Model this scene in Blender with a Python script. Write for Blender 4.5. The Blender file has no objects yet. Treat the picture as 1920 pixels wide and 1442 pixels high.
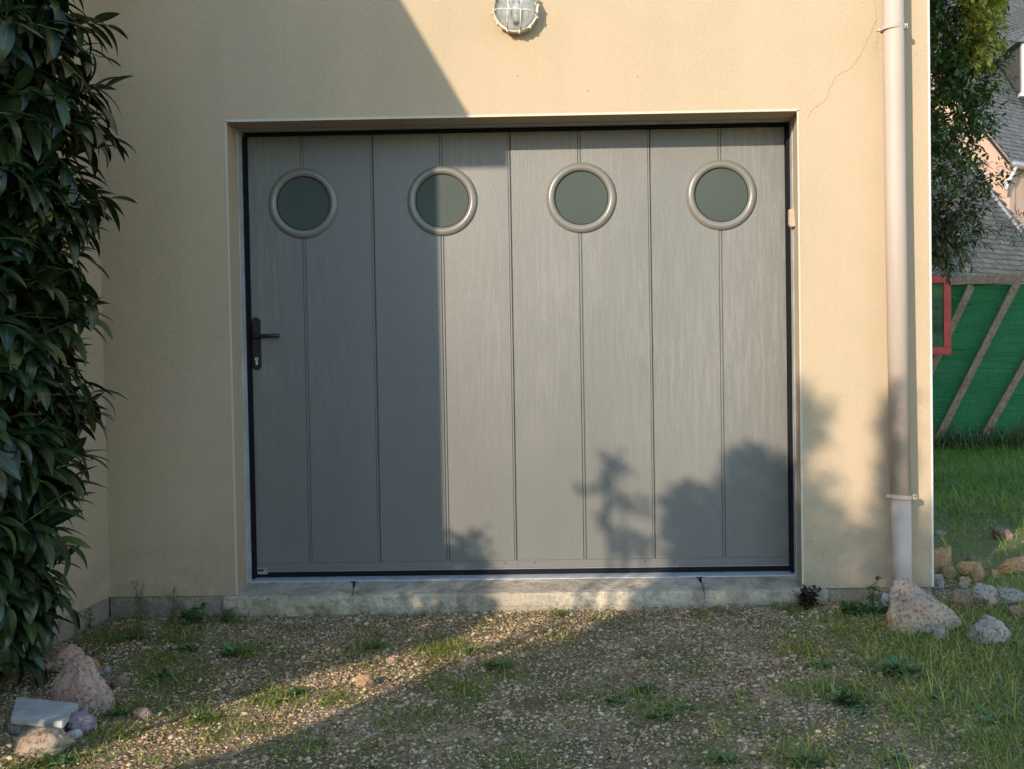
import bpy, bmesh, math, random
import numpy as np
from mathutils import Vector, Matrix, noise as mnoise
random.seed(7); rng = np.random.default_rng(11)
S = bpy.context.scene
COL = S.collection
# ------------------------------------------------------------------ camera
CAM = np.array([1.566, -4.70, 0.925]); F = 2098.5; PPX, PPY = 1094.4, 751.3
YAW, PITCH, ROLL = [math.radians(a) for a in (-0.96, -1.47, -0.89)]
def axes():
    cy, sy, cp, sp, cr, sr = math.cos(YAW), math.sin(YAW), math.cos(PITCH), math.sin(PITCH), math.cos(ROLL), math.sin(ROLL)
    fwd = np.array([sy*cp, cy*cp, sp]); right = np.array([cy, -sy, 0]); up = np.cross(right, fwd)
    return right*cr+up*sr, up*cr-right*sr, fwd
AX, AU, AF = axes()
cd = bpy.data.cameras.new('camera'); cam = bpy.data.objects.new('camera', cd); COL.objects.link(cam)
M4 = Matrix(((AX[0], AU[0], -AF[0], CAM[0]), (AX[1], AU[1], -AF[1], CAM[1]), (AX[2], AU[2], -AF[2], CAM[2]), (0, 0, 0, 1)))
cam.matrix_world = M4
cd.sensor_fit = 'HORIZONTAL'; cd.sensor_width = 36; cd.lens = F*36/1920
cd.shift_x = (960-PPX)/1920; cd.shift_y = (PPY-721)/1920
cd.clip_start = .05; cd.clip_end = 500
S.camera = cam
def ray(px, py):
    return AF + AX*((px-PPX)/F) - AU*((py-PPY)/F)
def at(px, py, y=None, z=None):           # point of the place seen at a photo pixel, on a plane y=... or z=...
    r = ray(px, py)
    k = (y-CAM[1])/r[1] if y is not None else (z-CAM[2])/r[2]
    return Vector(CAM+r*k)
# ------------------------------------------------------------------ light
TX, SZ = 0.55, 0.36                        # sunlight runs along (TX, 1, -SZ)
LD = Vector((TX, 1, -SZ)).normalized()
elev = math.asin(-LD.z); rot = math.atan2(-TX, -1)
w = bpy.data.worlds.new('World'); S.world = w; w.use_nodes = True
nt = w.node_tree; bg = nt.nodes['Background']
sky = nt.nodes.new('ShaderNodeTexSky'); sky.sky_type = 'NISHITA'; sky.sun_disc = False
sky.air_density = 1; sky.dust_density = 0.1; sky.ozone_density = 1.6; sky.sun_elevation = elev; sky.sun_rotation = rot % (2*math.pi)
nt.links.new(sky.outputs[0], bg.inputs[0]); bg.inputs[1].default_value = 0.15
sl = bpy.data.lights.new('sun', 'SUN'); sl.energy = 2.0; sl.angle = math.radians(.53); sl.color = (1, .85, .68)
so = bpy.data.objects.new('sun', sl); COL.objects.link(so)
so.rotation_euler = LD.to_track_quat('-Z', 'Y').to_euler()
vs = S.view_settings; vs.view_transform = 'Standard'; vs.look = 'None'; vs.gamma = 1; vs.use_curve_mapping = False; vs.exposure = 1.55
S.render.engine = 'CYCLES'; S.cycles.max_bounces = 12; S.cycles.diffuse_bounces = 8; S.render.resolution_x = 1024; S.render.resolution_y = 769

# ------------------------------------------------------------------ helpers
def link(o, parent=None):
    COL.objects.link(o)
    if parent: o.parent = parent
    return o
def empty(name, loc=(0, 0, 0), label=None, cat=None, group=None):
    o = bpy.data.objects.new(name, None); o.empty_display_size = .1; o.location = loc; COL.objects.link(o)
    bpy.context.view_layer.update()
    return tag(o, label, cat, group)
def tag(o, label=None, cat=None, group=None, kind=None):
    if label: o['label'] = label
    if cat: o['category'] = cat
    if group: o['group'] = group
    if kind: o['kind'] = kind
    return o
def obj(name, bm, m, parent=None, smooth=False, loc=None):
    """bm: bmesh or (verts, faces) in world coordinates; parent Empties carry only a translation."""
    me = bpy.data.meshes.new(name)
    if isinstance(bm, tuple): me.from_pydata([tuple(v) for v in bm[0]], [], [tuple(f) for f in bm[1]])
    else: bm.to_mesh(me); bm.free()
    me.materials.append(m)
    if smooth: me.polygons.foreach_set('use_smooth', [True]*len(me.polygons))
    me.update()
    o = bpy.data.objects.new(name, me)
    off = Vector((0, 0, 0)); p = parent
    while p is not None: off += p.location; p = p.parent
    if loc is not None and parent is None: off = Vector(loc)
    me.transform(Matrix.Translation(-off))
    if parent is None and loc is not None: o.location = loc
    return link(o, parent)
def npmesh(name, V, Fq, m, parent=None, smooth=False, attrs=None):
    """fast mesh from numpy; Fq (n,k) faces of equal size"""
    me = bpy.data.meshes.new(name); n = len(V); k = Fq.shape[1]
    off = Vector((0, 0, 0)); p = parent
    while p is not None: off += p.location; p = p.parent
    V = V-np.array(off)
    me.vertices.add(n); me.vertices.foreach_set('co', V.astype(np.float32).ravel())
    me.loops.add(Fq.size); me.loops.foreach_set('vertex_index', Fq.astype(np.int32).ravel())
    me.polygons.add(len(Fq)); me.polygons.foreach_set('loop_start', np.arange(0, Fq.size, k, dtype=np.int32))
    if smooth: me.polygons.foreach_set('use_smooth', np.ones(len(Fq), bool))
    for an, av in (attrs or {}).items():
        a = me.attributes.new(an, 'FLOAT', 'POINT'); a.data.foreach_set('value', av.astype(np.float32).ravel())
    me.update(calc_edges=True); me.validate()
    me.materials.append(m)
    return link(bpy.data.objects.new(name, me), parent)
def box(bm, x0, x1, y0, y1, z0, z1, bev=0):
    r = bmesh.ops.create_cube(bm, size=1)
    for v in r['verts']:
        v.co = Vector(((x0+x1)/2+v.co.x*(x1-x0), (y0+y1)/2+v.co.y*(y1-y0), (z0+z1)/2+v.co.z*(z1-z0)))
    if bev:
        es = list({e for v in r['verts'] for e in v.link_edges})
        bmesh.ops.bevel(bm, geom=es, offset=bev, segments=2, affect='EDGES', profile=.5)
def prism(bm, pts, d):
    """closed polygon pts extruded by vector d"""
    a = [bm.verts.new(p) for p in pts]; b = [bm.verts.new(Vector(p)+Vector(d)) for p in pts]
    n = len(pts); bm.faces.new(a); bm.faces.new(b[::-1])
    for i in range(n): bm.faces.new((a[i], b[i], b[(i+1) % n], a[(i+1) % n]))
    bmesh.ops.recalc_face_normals(bm, faces=bm.faces)
def tube(bm, pts, r, n=12, cap=True):
    pts = [Vector(p) for p in pts]; rs = r if isinstance(r, (list, tuple)) else [r]*len(pts)
    rings = []; ref = None
    for i, p in enumerate(pts):
        d = (pts[min(i+1, len(pts)-1)]-pts[max(i-1, 0)]).normalized()
        if ref is None: ref = d.orthogonal().normalized()
        ref = (ref-d*ref.dot(d)).normalized(); s = d.cross(ref)
        rings.append([bm.verts.new(p+(ref*math.cos(2*math.pi*k/n)+s*math.sin(2*math.pi*k/n))*rs[i]) for k in range(n)])
    for a, b in zip(rings, rings[1:]):
        for k in range(n): bm.faces.new((a[k], a[(k+1) % n], b[(k+1) % n], b[k]))
    if cap: bm.faces.new(rings[0][::-1]); bm.faces.new(rings[-1])
def lathe_y(bm, cx, cz, prof, n=64, cap0=False, cap1=False):
    """profile (radius, y) turned round an axis along y through (cx, cz)"""
    rings = [[bm.verts.new((cx+r*math.cos(2*math.pi*k/n), y, cz+r*math.sin(2*math.pi*k/n))) for k in range(n)] for r, y in prof]
    for a, b in zip(rings, rings[1:]):
        for k in range(n): bm.faces.new((a[k], a[(k+1) % n], b[(k+1) % n], b[k]))
    if cap0: bm.faces.new(rings[0])
    if cap1: bm.faces.new(rings[-1])
    bmesh.ops.recalc_face_normals(bm, faces=bm.faces)
NB = lambda: bmesh.new()

# ------------------------------------------------------------------ materials
class MT:
    def __init__(s, name, col=(.5, .5, .5), rough=.6, spec=.5, metal=0):
        s.m = bpy.data.materials.new(name); s.m.use_nodes = True; s.n = s.m.node_tree.nodes; s.l = s.m.node_tree.links
        s.p = s.n['Principled BSDF']; s.p.inputs['Base Color'].default_value = (*col, 1); s.p.inputs['Roughness'].default_value = rough
        s.p.inputs['Specular IOR Level'].default_value = spec; s.p.inputs['Metallic'].default_value = metal
        s.tc = s.n.new('ShaderNodeTexCoord')
    def co(s, scale=(1, 1, 1), src='Object'):
        mp = s.n.new('ShaderNodeMapping'); mp.inputs['Scale'].default_value = scale; s.l.new(s.tc.outputs[src], mp.inputs[0]); return mp.outputs[0]
    def noise(s, scale, detail=4, rough=.55, vec=None, dist=0):
        t = s.n.new('ShaderNodeTexNoise'); t.inputs['Scale'].default_value = scale; t.inputs['Detail'].default_value = detail
        t.inputs['Roughness'].default_value = rough; t.inputs['Distortion'].default_value = dist
        s.l.new(vec or s.co(), t.inputs['Vector']); return t.outputs['Fac']
    def voro(s, scale, vec=None, out='Distance', feat='F1'):
        t = s.n.new('ShaderNodeTexVoronoi'); t.feature = feat; t.inputs['Scale'].default_value = scale; s.l.new(vec or s.co(), t.inputs['Vector']); return t.outputs[out]
    def ramp(s, fac, stops):
        r = s.n.new('ShaderNodeValToRGB'); e = r.color_ramp.elements
        while len(e) < len(stops): e.new(.5)
        for el, (p, c) in zip(e, stops): el.position = p; el.color = (*c, 1) if len(c) == 3 else c
        s.l.new(fac, r.inputs[0]); return r.outputs[0]
    def grey(s, fac, a, b, va=0, vb=1): return s.ramp(fac, [(a, (va,)*3), (b, (vb,)*3)])
    def mix(s, fac, a, b, mode='MIX'):
        x = s.n.new('ShaderNodeMix'); x.data_type = 'RGBA'; x.blend_type = mode
        for inp, v in ((x.inputs[0], fac), (x.inputs[6], a), (x.inputs[7], b)):
            if isinstance(v, (int, float)): inp.default_value = v
            elif isinstance(v, tuple): inp.default_value = (*v, 1)
            else: s.l.new(v, inp)
        return x.outputs[2]
    def math(s, op, a, b=0):
        x = s.n.new('ShaderNodeMath'); x.operation = op
        for inp, v in ((x.inputs[0], a), (x.inputs[1], b)):
            if isinstance(v, (int, float)): inp.default_value = v
            else: s.l.new(v, inp)
        return x.outputs[0]
    def col(s, c): s.l.new(c, s.p.inputs['Base Color']); return s
    def rgh(s, c): s.l.new(c, s.p.inputs['Roughness']); return s
    def bump(s, h, dist=.002, strength=1):
        b = s.n.new('ShaderNodeBump'); b.inputs['Distance'].default_value = dist; b.inputs['Strength'].default_value = strength
        s.l.new(h, b.inputs['Height'])
        pv = getattr(s, 'lastb', None)
        if pv: s.l.new(pv, b.inputs['Normal'])
        s.lastb = b.outputs[0]; s.l.new(s.lastb, s.p.inputs['Normal']); return s
    def attr(s, name):
        a = s.n.new('ShaderNodeAttribute'); a.attribute_name = name; return a.outputs['Fac']
def stucco(name, c, splash=False):
    k = MT(name, c, .9, .2)
    big = k.noise(1.3, 5); fine = k.noise(210, 3, .6); mid = k.noise(28, 4)
    a = k.mix(k.grey(big, .3, .7), tuple(v*.93 for v in c), tuple(min(1, v*1.05) for v in c))
    a = k.mix(k.grey(fine, .34, .5, .55, 0), a, tuple(v*.6 for v in c))
    spots = k.voro(6.5); sp = k.grey(spots, .012, .03, .55, 0)
    a = k.mix(sp, a, tuple(v*.35 for v in c))
    rain = k.grey(k.noise(1.0, 6, .6, k.co((7, 7, .5))), .42, .75, 0, .22); a = k.mix(rain, a, tuple(v*.72 for v in c))
    hue = k.grey(k.noise(2.6, 3, .5), .4, .65, 0, .35); a = k.mix(hue, a, (c[0]*1.0, c[1]*.93, c[2]*1.02))
    if splash:
        z_ = k.n.new('ShaderNodeSeparateXYZ'); k.l.new(k.tc.outputs['Object'], z_.inputs[0])
        mr_ = k.n.new('ShaderNodeMapRange'); mr_.inputs[1].default_value = .46; mr_.inputs[2].default_value = .08; mr_.inputs[3].default_value = 0; mr_.inputs[4].default_value = 1; k.l.new(z_.outputs['Z'], mr_.inputs[0])
        dirt = k.math('MULTIPLY', mr_.outputs[0], k.grey(k.noise(9, 8, .7), .40, .62)); a = k.mix(k.math('MULTIPLY', dirt, .42), a, (.20, .155, .095))
    k.col(a)
    h = k.math('ADD', fine, k.math('MULTIPLY', mid, .5))
    h = k.math('SUBTRACT', h, k.math('MULTIPLY', sp, 1.5))
    k.bump(h, .0024, .8)
    return k.m
MWALL = stucco('cream_stucco', (.465, .362, .236), True)
k = MT('cream_trim', (.50, .44, .33), .6); k.bump(k.noise(90), .0006); MTRIM = k.m
def concrete(name, c, dark=.55, bs=.006):
    k = MT(name, c, .9, .2)
    a = k.mix(k.grey(k.noise(5, 8, .65), .3, .7), tuple(v*dark for v in c), tuple(v*1.25 for v in c))
    a = k.mix(k.grey(k.noise(60, 5), .3, .5, .5, 0), a, tuple(v*.5 for v in c))
    a = k.mix(k.grey(k.noise(11, 8, .75), .50, .66, 0, .75), a, (.17, .125, .08)); a = k.mix(k.grey(k.voro(55), .10, .22, .7, 0), a, tuple(v*.35 for v in c))
    k.col(a); k.bump(k.noise(45, 8, .7), bs); k.bump(k.noise(13, 6, .6), bs*2); return k.m
MCONC = concrete('worn_concrete', (.50, .43, .315), .45)
MPLINTH = concrete('mossy_plinth_cement', (.34, .29, .215), .5, .01)
# door paint: chalked satin grey with vertical embossed grain and pale streaks, part wear, part sheen painted into the colour
k = MT('door_paint', (.26, .25, .225), .42, .5)
v1 = k.co((15, 15, 1.3)); v2 = k.co((60, 60, 9)); v3 = k.co((1, 1, .25))
st = k.noise(3.2, 9, .72, v1); ch = k.noise(12, 5, .7, v2); patch = k.noise(1.6, 3, .5, v3)
m1 = k.math('MULTIPLY', k.grey(st, .46, .60), k.grey(patch, .34, .56)); m1 = k.math('MULTIPLY', m1, k.grey(ch, .35, .6))
sz = k.n.new('ShaderNodeSeparateXYZ'); k.l.new(k.tc.outputs['Object'], sz.inputs[0])
hi = k.n.new('ShaderNodeMapRange'); hi.inputs[1].default_value = .35; hi.inputs[2].default_value = .9; k.l.new(sz.outputs['Z'], hi.inputs[0])
m1 = k.math('MULTIPLY', m1, hi.outputs[0])
k.col(k.mix(k.math('MULTIPLY', m1, .36), k.mix(k.grey(k.noise(2, 4, .5, v3), .3, .7), (.122, .119, .106), (.150, .146, .128)), (.33, .32, .285)))
k.rgh(k.grey(st, .35, .65, .36, .5))
k.bump(k.noise(7, 7, .75, k.co((26, 26, 5))), .0016, .9); k.bump(k.noise(160, 2, .5, k.co((1, 1, .6))), .0006, .7); k.bump(k.noise(2.2, 2), .006, .5)
MDOOR = k.m
k = MT('porthole_ring_plastic', (.175, .165, .14), .3, .5); k.bump(k.noise(60), .0003); MRING = k.m
k = MT('frosted_glass', (.115, .135, .12), .5, .12); k.col(k.mix(k.grey(k.noise(3), .3, .7), (.052, .066, .056), (.066, .080, .068))); k.bump(k.noise(350, 2), .0003, .6); MFROST = k.m
k = MT('black_rubber', (.006, .006, .007), .7, .15); MRUB = k.m
k = MT('black_handle_plastic', (.012, .012, .012), .28); MBLK = k.m
k = MT('steel', (.6, .58, .52), .3, .5, 1); MSTEEL = k.m
k = MT('white_frame_paint', (.55, .56, .58), .45); k.col(k.mix(k.grey(k.noise(14, 6), .35, .6, .6, 0), (.42, .43, .45), (.26, .25, .23))); MFRM = k.m
k = MT('pipe_plastic', (.80, .66, .53), .55, .3); k.col(k.mix(k.grey(k.noise(5, 6, .6, k.co((3, 3, .4))), .3, .7), (.40, .32, .26), (.46, .37, .30))); MPIPE = k.m
k = MT('lamp_enamel', (.45, .42, .35), .5); k.col(k.mix(k.grey(k.noise(30, 5), .35, .55), (.40, .34, .24), (.60, .54, .42))); MLAMP = k.m
k = MT('lamp_glass', (.9, .92, .9), .05); k.p.inputs['Transmission Weight'].default_value = 1; k.p.inputs['IOR'].default_value = 1.45; MLG = k.m
k = MT('bulb_white', (.8, .8, .76), .3); MBULB = k.m
k = MT('sticker_maroon', (.07, .012, .02), .4); MSTK = k.m
k = MT('sticker_grey', (.32, .31, .34), .4); MSTG = k.m
k = MT('crack_dark', (.34, .25, .145), .95); MCRACK = k.m
k = MT('dark_void', (.01, .01, .01), .9); MVOID = k.m
def slate(name, a, b, c):
    k = MT(name, a, .55, .4)
    r = k.attr('rnd')
    x = k.ramp(r, [(0, a), (.5, b), (1, c)])
    k.col(k.mix(k.grey(k.noise(9, 6), .35, .7, 0, .45), x, tuple(v*1.7 for v in b))); k.bump(k.noise(30, 5), .004); return k.m
MSLATE = slate('roof_slate', (.075, .078, .082), (.10, .10, .10), (.14, .135, .125))
MSLATE2 = slate('roof_slate_brown', (.055, .052, .048), (.08, .073, .062), (.11, .10, .085))
MNWALL = stucco('neighbour_stucco', (.50, .34, .25))
k = MT('zinc', (.25, .25, .25), .45, .5, .3); MZINC = k.m
k = MT('white_upvc', (.50, .50, .49), .4); MWHITE = k.m
def wood(name, a, b):
    k = MT(name, a, .8, .25); n_ = k.noise(3, 8, .7, k.co((9, 9, 9))); k.col(k.mix(k.grey(n_, .35, .65), a, b)); k.bump(n_, .004); return k.m
MWOOD = wood('weathered_batten', (.15, .10, .06), (.30, .22, .15))
MBARK = wood('bark', (.10, .075, .05), (.20, .16, .11))
MTWIG = wood('green_twig', (.10, .11, .03), (.17, .15, .06))
k = MT('red_paint', (.36, .05, .045), .5); k.col(k.mix(k.grey(k.noise(8, 6), .35, .65), (.40, .022, .014), (.50, .04, .026))); MRED = k.m
k = MT('green_shade_cloth', (.004, .16, .05), .7)
wv = k.noise(40, 3, .6, k.co((1, 1, 12))); fold = k.noise(5, 6, .65, k.co((.7, 1, 5)), .6)
k.col(k.mix(k.grey(wv, .3, .7), (.006, .13, .032), (.012, .21, .055))); cw_ = k.noise(90, 2, .5, k.co((1, 1, .1))); k.col(k.mix(k.grey(k.noise(1.1, 6, .7), .42, .7, 0, .5), k.mix(k.grey(cw_, .35, .65, 0, .45), k.n['Principled BSDF'].inputs['Base Color'].links[0].from_socket, (.003, .06, .02)), (.035, .16, .07)))
k.bump(fold, .03); MCLOTH = k.m
k = MT('dark_pane', (.03, .06, .03), .5, .15); k.col(k.mix(k.grey(k.noise(5, 3), .4, .6), (.02, .05, .03), (.06, .14, .04))); MPANE = k.m
def rockmat(name, a, b, c):
    k = MT(name, a, .85, .3)
    x = k.mix(k.grey(k.noise(7, 6, .6), .35, .65), a, b); x = k.mix(k.grey(k.noise(75, 5, .75), .40, .50, .8, 0), x, c); x = k.mix(k.grey(k.noise(14, 6, .7), .52, .68, 0, .6), x, (.20, .185, .11))
    k.col(x); k.bump(k.noise(22, 9, .7), .014); return k.m
MR_PINK = rockmat('pink_granite', (.40, .24, .17), (.48, .34, .26), (.16, .09, .06))
MR_GREY = rockmat('grey_granite', (.24, .205, .16), (.40, .36, .30), (.07, .06, .05))
MR_ORNG = rockmat('orange_stone', (.36, .20, .09), (.46, .30, .17), (.16, .09, .05))
MR_MIX = rockmat('speckled_granite', (.34, .235, .16), (.42, .34, .26), (.09, .065, .045))
MR_BRWN = rockmat('brown_stone', (.20, .12, .075), (.29, .20, .14), (.08, .05, .03))
MR_PURP = rockmat('purple_stone', (.24, .18, .20), (.33, .26, .28), (.14, .10, .11))
k = MT('grey_slab', (.42, .42, .41), .8); k.col(k.mix(k.grey(k.noise(12, 6), .3, .7), (.27, .26, .235), (.47, .47, .45))); k.bump(k.noise(80), .001); MSLAB = k.m
# foliage: attribute rnd per leaf, mid = distance from midrib (0..1)
def leafmat(name, stops, rough=.35, spec=.5, rib=None, trans=.15):
    k = MT(name, stops[0][1], rough, spec)
    c = k.ramp(k.attr('rnd'), stops)
    if rib: c = k.mix(k.grey(k.attr('mid'), .05, .16, .7, 0), c, rib)
    k.col(c); k.bump(k.noise(60, 3), .0012)
    if trans:
        tr = k.n.new('ShaderNodeBsdfTranslucent'); k.l.new(c, tr.inputs[0]); ms = k.n.new('ShaderNodeMixShader'); ms.inputs[0].default_value = trans
        k.l.new(k.p.outputs[0], ms.inputs[1]); k.l.new(tr.outputs[0], ms.inputs[2]); k.l.new(ms.outputs[0], k.n['Material Output'].inputs[0])
    return k.m
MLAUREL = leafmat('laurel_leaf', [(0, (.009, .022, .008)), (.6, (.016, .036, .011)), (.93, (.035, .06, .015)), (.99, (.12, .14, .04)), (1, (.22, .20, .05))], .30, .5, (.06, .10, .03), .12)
MBAY = leafmat('tree_leaf', [(0, (.035, .07, .014)), (.7, (.065, .12, .025)), (1, (.16, .22, .04))], .4, .5, None, .2)
MYEL = leafmat('sun_tinted_leaf', [(0, (.24, .28, .04)), (1, (.48, .46, .08))], .4, .5, None, .3)  # yellow colour stands in for sunlight on the tree's leaves
MBUSH = leafmat('bush_leaf', [(0, (.02, .05, .012)), (1, (.06, .10, .02))], .5, .5, None, .1)
MGRASS = leafmat('grass_blade', [(0, (.13, .19, .025)), (.6, (.25, .31, .045)), (.9, (.38, .36, .09)), (1, (.42, .34, .16))], .5, .3, None, .25)
MWEED = leafmat('weed_leaf', [(0, (.04, .10, .03)), (.7, (.08, .16, .045)), (1, (.17, .23, .09))], .45, .4, (.16, .23, .09), .15)
MDRY = leafmat('dry_weed', [(0, (.10, .11, .03)), (.6, (.15, .15, .04)), (1, (.14, .09, .04))], .6, .3, None, .2)
MDEAD = leafmat('dead_leaf', [(0, (.09, .045, .022)), (.5, (.19, .11, .05)), (1, (.34, .25, .14))], .7, .3, None, .1)
MDEAD2 = leafmat('dark_dead_leaf', [(0, (.025, .015, .012)), (1, (.07, .035, .025))], .6, .3, None, .1)
k = MT('pebble', (.3, .25, .2), .8, .3)
c = k.ramp(k.attr('rnd'), [(0, (.15, .08, .04)), (.25, (.37, .23, .12)), (.5, (.56, .40, .22)), (.75, (.68, .53, .33)), (.93, (.42, .37, .30)), (1, (.75, .68, .55))])
k.col(k.mix(k.grey(k.noise(120, 3), .35, .65, .35, 0), c, (.10, .07, .05))); k.bump(k.noise(150, 3), .002); MPEB = k.m

# ------------------------------------------------------------------ ground
def snoise(x, y, s, seed=0):
    r = np.random.default_rng(seed); o = np.zeros_like(x, dtype=float)
    for i in range(7):
        a = r.uniform(0, 2*math.pi); f = s*r.uniform(.6, 1.7); p = r.uniform(0, 6.28); q = r.uniform(0, 6.28)
        o += np.sin((x*math.cos(a)+y*math.sin(a))*f+p+.8*np.sin((y*math.cos(a)-x*math.sin(a))*f*.7+q))
    return o/7
def gh(x, y):
    x = np.asarray(x, float); y = np.asarray(y, float)
    base = -.092+.010*np.clip(x, -1, 3)-.022*np.clip(-y, 0, 4)
    far = np.clip((y-.5)/4, 0, 1)*.05
    amp = np.clip(np.hypot(x, y)/6, .4, 1)
    lump = .012*snoise(x, y, 3.1, 1)+.006*snoise(x, y, 11, 2)
    right = .03*np.exp(-((x-3.3)**2/.5+(y+.2)**2/1.0))
    left = .03*np.exp(-((x+.35)**2/.12+(y+1.0)**2/.6))
    return base+far+lump*np.clip(amp, .6, 1)+right+left
def axis_(lo, hi, core0, core1, step):
    a = list(np.arange(core0, core1+1e-6, step)); s = step
    x = core1
    while x < hi: s *= 1.25; x += s; a.append(min(x, hi))
    s = step; x = core0
    while x > lo: s *= 1.25; x -= s; a.insert(0, max(x, lo))
    return np.array(a)
gx = axis_(-150, 150, -2, 5.5, .04); gy = axis_(-60, 200, -4, 3, .04)
X, Y = np.meshgrid(gx, gy); Z = gh(X, Y)
inner = (np.abs(X-1.5) < 4) & (np.abs(Y+.5) < 4)
Z = np.where(inner, Z+rng.normal(0, .0025, Z.shape), Z)
nx, ny = len(gx), len(gy); idx = np.arange(nx*ny).reshape(ny, nx)
Fq = np.stack([idx[:-1, :-1], idx[:-1, 1:], idx[1:, 1:], idx[1:, :-1]], -1).reshape(-1, 4)
k = MT('soil', (.12, .09, .06), .95, .15)
vv = k.voro(75, out='Color'); bwn = k.n.new('ShaderNodeRGBToBW'); k.l.new(vv, bwn.inputs[0])
peb = k.ramp(bwn.outputs[0], [(.1, (.13, .085, .05)), (.45, (.30, .21, .13)), (.8, (.46, .35, .22))])
sx = k.n.new('ShaderNodeSeparateXYZ'); k.l.new(k.tc.outputs['Object'], sx.inputs[0])
mr = k.n.new('ShaderNodeMapRange'); mr.inputs[1].default_value = .2; mr.inputs[2].default_value = 1.2; k.l.new(sx.outputs['Y'], mr.inputs[0])
k.col(k.mix(mr.outputs[0], k.mix(k.grey(k.noise(4, 6), .4, .6), peb, (.15, .13, .06)), k.mix(k.grey(k.noise(3, 6), .35, .65), (.10, .15, .03), (.16, .16, .06))))
k.col(k.mix(k.math('MULTIPLY', k.attr('green'), k.grey(k.noise(60, 5), .35, .6, .3, .95)), k.n['Principled BSDF'].inputs['Base Color'].links[0].from_socket, (.17, .165, .06)))
k.bump(k.voro(110), .005); k.bump(k.noise(60, 6), .008)
GND = tag(npmesh('ground', np.stack([X.ravel(), Y.ravel(), Z.ravel()], -1), Fq, k.m, smooth=True), kind='structure')

def pxy(px, py):   # ground point at a pixel
    z = -.10
    for _ in range(4):
        p = at(px, py, z=z); z = float(gh(p.x, p.y))
    return p.x, p.y, z

# ------------------------------------------------------------------ our house
XL, XR = -.539, 2.942; OW, OH = 2.4, 2.0; WL = 2.285; HT = 4.7
house = empty('house', (XL, 0, -.1), 'cream stucco house with garage opening, side wing and white corner beads', 'house')
bm = NB()
box(bm, XL, 0, 0, .3, 0, OH); box(bm, OW, XR, 0, .3, 0, OH); box(bm, XL, XR, 0, .3, OH, HT)
box(bm, -6, XL, 0, .3, 0, HT); box(bm, XR-.3, XR, .3, 6, -.1, HT); box(bm, -6, XR-.3, 5.7, 6, -.1, HT)
obj('wall', bm, MWALL, house)
bm = NB(); EZ, EX = 2.815, -.337      # wing wall and its roof
box(bm, XL-.3, XL, -WL, 0, 0, EZ-.001); box(bm, -4.4, XL-.3, -WL, -WL+.3, -.2, EZ-.001)
obj('wing_wall', bm, MWALL, house)
YV = -(WL+.2); SL = 1.76
bm = NB()
prism(bm, [(EX, YV, EZ), (EX, YV, EZ+.08), (EX-.55, YV, EZ+.08+SL*.55), (-2.47, YV, EZ+1.35), (-4.05, YV, EZ+.08+SL*.55), (-4.6, YV, EZ+.08), (-4.6, YV, EZ)], (0, -YV+.0, 0))
obj('wing_roof', bm, MSLATE, house)
bm = NB()
prism(bm, [(-6, -.25, HT-.05), (-6, 3, HT+3), (-6, 6.3, HT-.05)], (6+XR+.15, 0, 0)); obj('roof', bm, MSLATE, house)
bm = NB()     # plinths
box(bm, XL, -.045, .006, .28, -.35, -.003); obj('plinth', bm, MPLINTH, house)
bm = NB(); box(bm, OW+.10, XR-.004, .006, .28, -.35, -.003); obj('plinth', bm, MPLINTH, house)
bm = NB(); box(bm, XL-.28, XL-.006, -WL, -.0, -.35, -.003); obj('plinth', bm, MPLINTH, house)
bm = NB()     # corner beads: thin mortar-edge profiles 2.5 mm proud
e = .0025; wv = .010
box(bm, -.001, wv*.7, -e, .004, .004, OH-.0); obj('reveal_bead', bm, MTRIM, house); bm = NB(); box(bm, OW-.007, OW+.001, -e, .004, .004, OH)
obj('reveal_bead', bm, MTRIM, house)
bm = NB(); box(bm, -.004, OW+.004, -e, .004, OH-.004, OH+.006); obj('lintel_bead', bm, MTRIM, house)
bm = NB(); box(bm, XR-.006, XR+.003, -e, .006, .0, HT-.1); obj('corner_bead', bm, MWHITE, house)
# crack in the render: hairline strips following the photo
def strip(bm, pts, wd, y=-.0012):
    for a, b in zip(pts, pts[1:]):
        d = (b-a); n_ = Vector((-d.z, 0, d.x)).normalized()*wd/2
        n2 = n_*random.uniform(.35, 1.3); q = [a+n_, b+n2, b-n2, a-n_]
        prism(bm, [(p.x, y, p.z) for p in q], (0, .002, 0))
def wig(pp, n=5, j=2.0):
    o = []
    for (a, b), (c, d) in zip(pp, pp[1:]):
        for i in range(n):
            t = i/n; o.append(at(a+(c-a)*t+random.uniform(-j, j), b+(d-b)*t+random.uniform(-j, j), y=0))
    o.append(at(*pp[-1], y=0)); return o
bm = NB()
strip(bm, wig([(1641, -60), (1641, 0), (1643, 38), (1634, 62), (1618, 95), (1596, 128), (1566, 143), (1556, 165), (1548, 190), (1524, 203), (1514, 222)]), .0016)
strip(bm, wig([(1641, 38), (1645, 62), (1642, 100)], 4, 1), .0012)
obj('render_crack', bm, MCRACK, house)

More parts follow.
